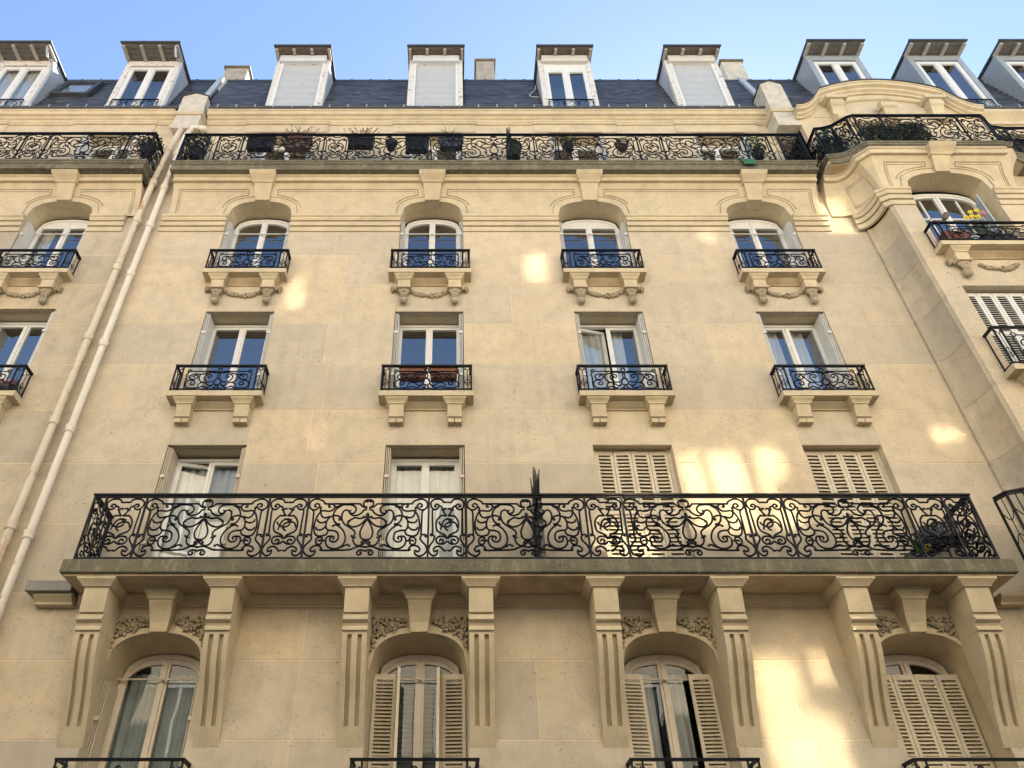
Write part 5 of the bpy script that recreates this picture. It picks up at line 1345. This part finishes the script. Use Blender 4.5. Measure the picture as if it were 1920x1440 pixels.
thing_mesh('clay_pot', mb, 'feather', 'small brown clay pot tilted on the bay window railing', 'pot', smooth=45)
# plants and netting on the bay's top balcony
pts = [(7.86, -.59), (8.02, -.64), (8.15, -.74), (8.26, -.84)]
npts = [(7.72, -.57)] + pts; nt_ = MB()
for zz in [15.32 + .05 * k for k in range(17)]: nt_.tube([(x, y + .02, zz) for x, y in npts], .006, 3)
for (xa, ya), (xb, yb2) in zip(npts, npts[1:]):
    for k in range(3): nt_.tube([(xa + (xb - xa) * k / 3, ya + (yb2 - ya) * k / 3 + .02, 15.32), (xa + (xb - xa) * k / 3, ya + (yb2 - ya) * k / 3 + .02, 16.12)], .006, 3)
thing_mesh('green_netting', nt_, 'green_net', 'green netting tied inside the curved end of the bay balcony railing', 'netting', fix=False)
thing_mesh('climbing_plant', leaves(650, rnd, (8.0, -.45, 15.75), .34, .16, .42, .09, .026), 'dark_leaf', 'dark climbing plant behind the green netting', 'plant', fix=False)
thing_mesh('leafy_plant', blades(16, rnd, (7.98, -.52, 16.15), .34, .22, .02, .4), 'green_net', 'bright green leaves rising above the curved corner of the bay railing', 'plant', fix=False)
for a_, b_, z_, n_, l_ in ((8.5, 9.35, 15.85, 700, 'dark shrub behind the bay balcony railing, left of the window'), (9.2, 10.0, 15.9, 800, 'dense dark shrub at the middle of the bay balcony railing')):
    thing_mesh('shrub', leaves(n_, rnd, ((a_ + b_) / 2, -.70, z_), (b_ - a_) / 2, .16, .33, .08, .026), 'dark_leaf', l_, 'shrub', fix=False)
thing_mesh('ground_cover_plant', leaves(700, rnd, (10.4, -.78, 15.36), 1.1, .10, .12, .06, .02), 'leaf', 'low green plants along the foot of the bay balcony railing', 'plant', fix=False)
trough(10.4, -.78, 15.262, 2.0, .12, .16, 'wood', 'long wooden trough at the foot of the bay balcony railing')
# a pot of flowers on the left building's window
x, z = at(14, 722, -.14); potted(x, -.14, 9.352, .10, .14, 'black_plastic', 'dark pot behind the window railing at the left edge'); thing_mesh('flowering_plant', leaves(120, rnd, (x, -.14, 9.58), .16, .07, .08, .05, .02), 'pink_flower', 'pink flowers behind the window railing at the left edge', 'flowers', fix=False)
thing_mesh('leafy_plant', leaves(140, rnd, (x, -.12, 9.55), .18, .06, .08, .06, .02), 'leaf', 'green leaves below the pink flowers at the left edge', 'plant', fix=False)
# loose cable on the roof
cab = []
for px, py in ((1005, 148), (1004, 160), (996, 172), (993, 180), (1000, 184), (1012, 184)): x, z = at(px, py, .3); cab.append((x, roof_y(z) - .03, z))
thing_mesh('cable', MB().tube(cr(cab), .008, 5), 'white_paint', 'thin white cable looping over the slates beside a dormer', 'cable', fix=False)

# ================================================================ the street and the houses across it
W = 12.5
tag(obj('road', MB().box(-60, 60, -10.4, -2.1, -.12, 0.0), 'asphalt'), kind='structure')
tag(obj('pavement', MB().box(-60, 60, -2.1, 0, -.12, .13), 'paving'), kind='structure')
tag(obj('pavement', MB().box(-60, 60, -12.5, -10.4, -.12, .13), 'paving'), kind='structure')
tag(obj('ground', MB().box(-300, 300, -300, 300, -.3, -.125), 'paving'), kind='structure')
DX = W * math.tan(SUN_AZ); DZ = W * math.tan(SUN_EL) / math.cos(SUN_AZ)
# where the panes across the street throw the sun back on to this wall: X, Z, width, height
GLINTS = [(3.60, 7.8, .32, 1.8), (4.16, 7.8, .50, 1.85), (4.84, 7.85, .44, 1.85), (4.08, 4.83, .62, .62), (4.70, 5.02, .32, .5), (4.25, 3.72, .95, 1.45),
          (-2.03, 5.37, .36, .2), (-2.13, 8.6, .34, .22), (-2.95, 12.0, .32, 1.2), (1.55, 12.5, .42, .95), (4.93, 13.6, .32, .8), (7.78, 8.65, .45, .3),
          (7.65, 14.1, .55, 1.3), (2.45, 6.75, 1.0, .9), (3.3, 3.3, .3, 1.0), (-1.4, 5.9, .55, .5)]
def opposite(x0, x1, h, label, mat, seed, tiled):
    b_ = empty('opposite_building', ((x0 + x1) / 2, -W, 0)); tag(b_, label, 'building', 'houses across the street')
    rnd = random.Random(seed); holes = []
    placed = []
    for gx, gz, gw, gh in GLINTS:
        px_ = gx + DX; pz = min(max(gz + DZ, 12.9), h - 1.2)
        if not (x0 + .8 < px_ < x1 - .8): continue
        # keep the panes apart
        tries = 0
        while any(abs(px_ - q[0]) < (gw + q[2]) / 2 + .25 and abs(pz - q[1]) < (gh + q[3]) / 2 + .25 for q in placed) and tries < 60:
            px_ += .35 * (1 if tries % 2 else -1) * (tries // 2 + 1) * .5; tries += 1
        placed.append((px_, pz, gw, gh, gx, gz))
    n = int((x1 - x0) / 2.6)
    for f in range(int((h - 1.2) / 2.95)):
        for k in range(n):
            cx = x0 + (k + .5) * (x1 - x0) / n; cz = 1.2 + f * 2.95 + 1.0
            if any(abs(cx - q[0]) < q[2] / 2 + .8 and abs(cz - q[1]) < q[3] / 2 + 1.2 for q in placed): continue
            holes.append((cx, cz))
    obj('wall', MB().box(x0, x1, -W - 8, -W, 0, h), mat, b_)
    wf = cached('ofr', lambda: MB().ring([(-.62, -1.05), (-.62, 1.05), (.62, 1.05), (.62, -1.05)], [(-.52, -.95), (-.52, .95), (.52, .95), (.52, -.95)], 0, .06).box(-.04, .04, 0, .05, -.95, .95).mesh('window_frame'))
    wp = cached('opn', lambda: MB().quad((-.52, .02, -.95), (.52, .02, -.95), (.52, .02, .95), (-.52, .02, .95)).mesh('pane'))
    sh = cached('osh', lambda: MB().box(-.27, .27, .0, .05, -1.0, 1.0).mesh('shutter'))
    ra = cached('orl', lambda: scroll_mesh('wide', 1.5, .9))
    for cx, cz in holes:
        obj('window_frame', wf, 'white_paint', b_, (cx, -W, cz)); obj('pane', wp, 'opposite_dull_pane', b_, (cx, -W, cz))
        for sg in (-1, 1): obj('shutter', sh, 'shutter_paint', b_, (cx + sg * .92, -W, cz))
    sz = Vector((SUN.x, SUN.y, SUN.z))
    for px_, pz, gw, gh, gx, gz in placed:
        obj('window_frame', MB().ring([(-gw / 2 - .1, -gh / 2 - .1), (-gw / 2 - .1, gh / 2 + .1), (gw / 2 + .1, gh / 2 + .1), (gw / 2 + .1, -gh / 2 - .1)], [(-gw / 2 - .03, -gh / 2 - .03), (-gw / 2 - .03, gh / 2 + .03), (gw / 2 + .03, gh / 2 + .03), (gw / 2 + .03, -gh / 2 - .03)], 0, .05), 'white_paint', b_, (px_, -W, pz))
        d = Vector((gx, 0, gz)) - Vector((px_, -W + .12, pz)); d.normalize(); nrm = (d + sz).normalized()
        q = nrm.to_track_quat('Y', 'Z').to_euler()
        obj('open_casement', MB().quad((-gw / 2, 0, -gh / 2), (gw / 2, 0, -gh / 2), (gw / 2, 0, gh / 2), (-gw / 2, 0, gh / 2)), 'opposite_pane', b_, (px_, -W + .12, pz), tuple(q), fix=False)
    for z in (4.0, 10.1, h - .5): obj('cornice', MB().box(x0, x1, -W, -W + .22, z, z + .22), mat, b_)
    if tiled: obj('roof', MB().prism_x([(-W + .35, h), (-W + .35, h + .12), (-W - 5, h + 2.4), (-W - 8, h)], x0, x1), 'roof_tile', b_)
    else: obj('roof', MB().prism_x([(-W + .1, h), (-W - .8, h + .8), (-W - 8, h + 1.2), (-W - 8, h)], x0, x1), 'slate', b_)
opposite(-34, -6.8, 15.2, 'lower stone house across the street with a red tiled roof', 'opposite_stone', 1, True)
opposite(-6.8, 34, 18.3, 'taller stone house across the street facing the long balcony', 'opposite_stone', 2, False)

obj('sun_block_core', MB().box(-14, -6.06, 2.3, 9, 0, 17.82), 'room', left)  # same unseen fill added in the outer buildings against leaking sun
obj('sun_block_core', MB().box(8.0, 16, 2.3, 9, 0, 17.82), 'room', right)
obj('sun_block_body', MB().box(16.0, 46, 0.0, 9, 0, 17.85), 'stone', right)  # blank bodies added out of view to keep sun off the lower opposite facade
obj('sun_block_body', MB().box(-46, -14.0, 0.0, 9, 0, 17.85), 'stone_grey', left)
for bb, xa, xb in ((right, 16, 46), (left, -46, -14)):
    obj('sun_block_roof', MB().prism_x([(.03, 17.86), (.66, 20.4), (9, 20.9), (9, 17.86)], xa, xb), 'slate', bb)  # roofs of the added bodies, also unseen and blocking the sun
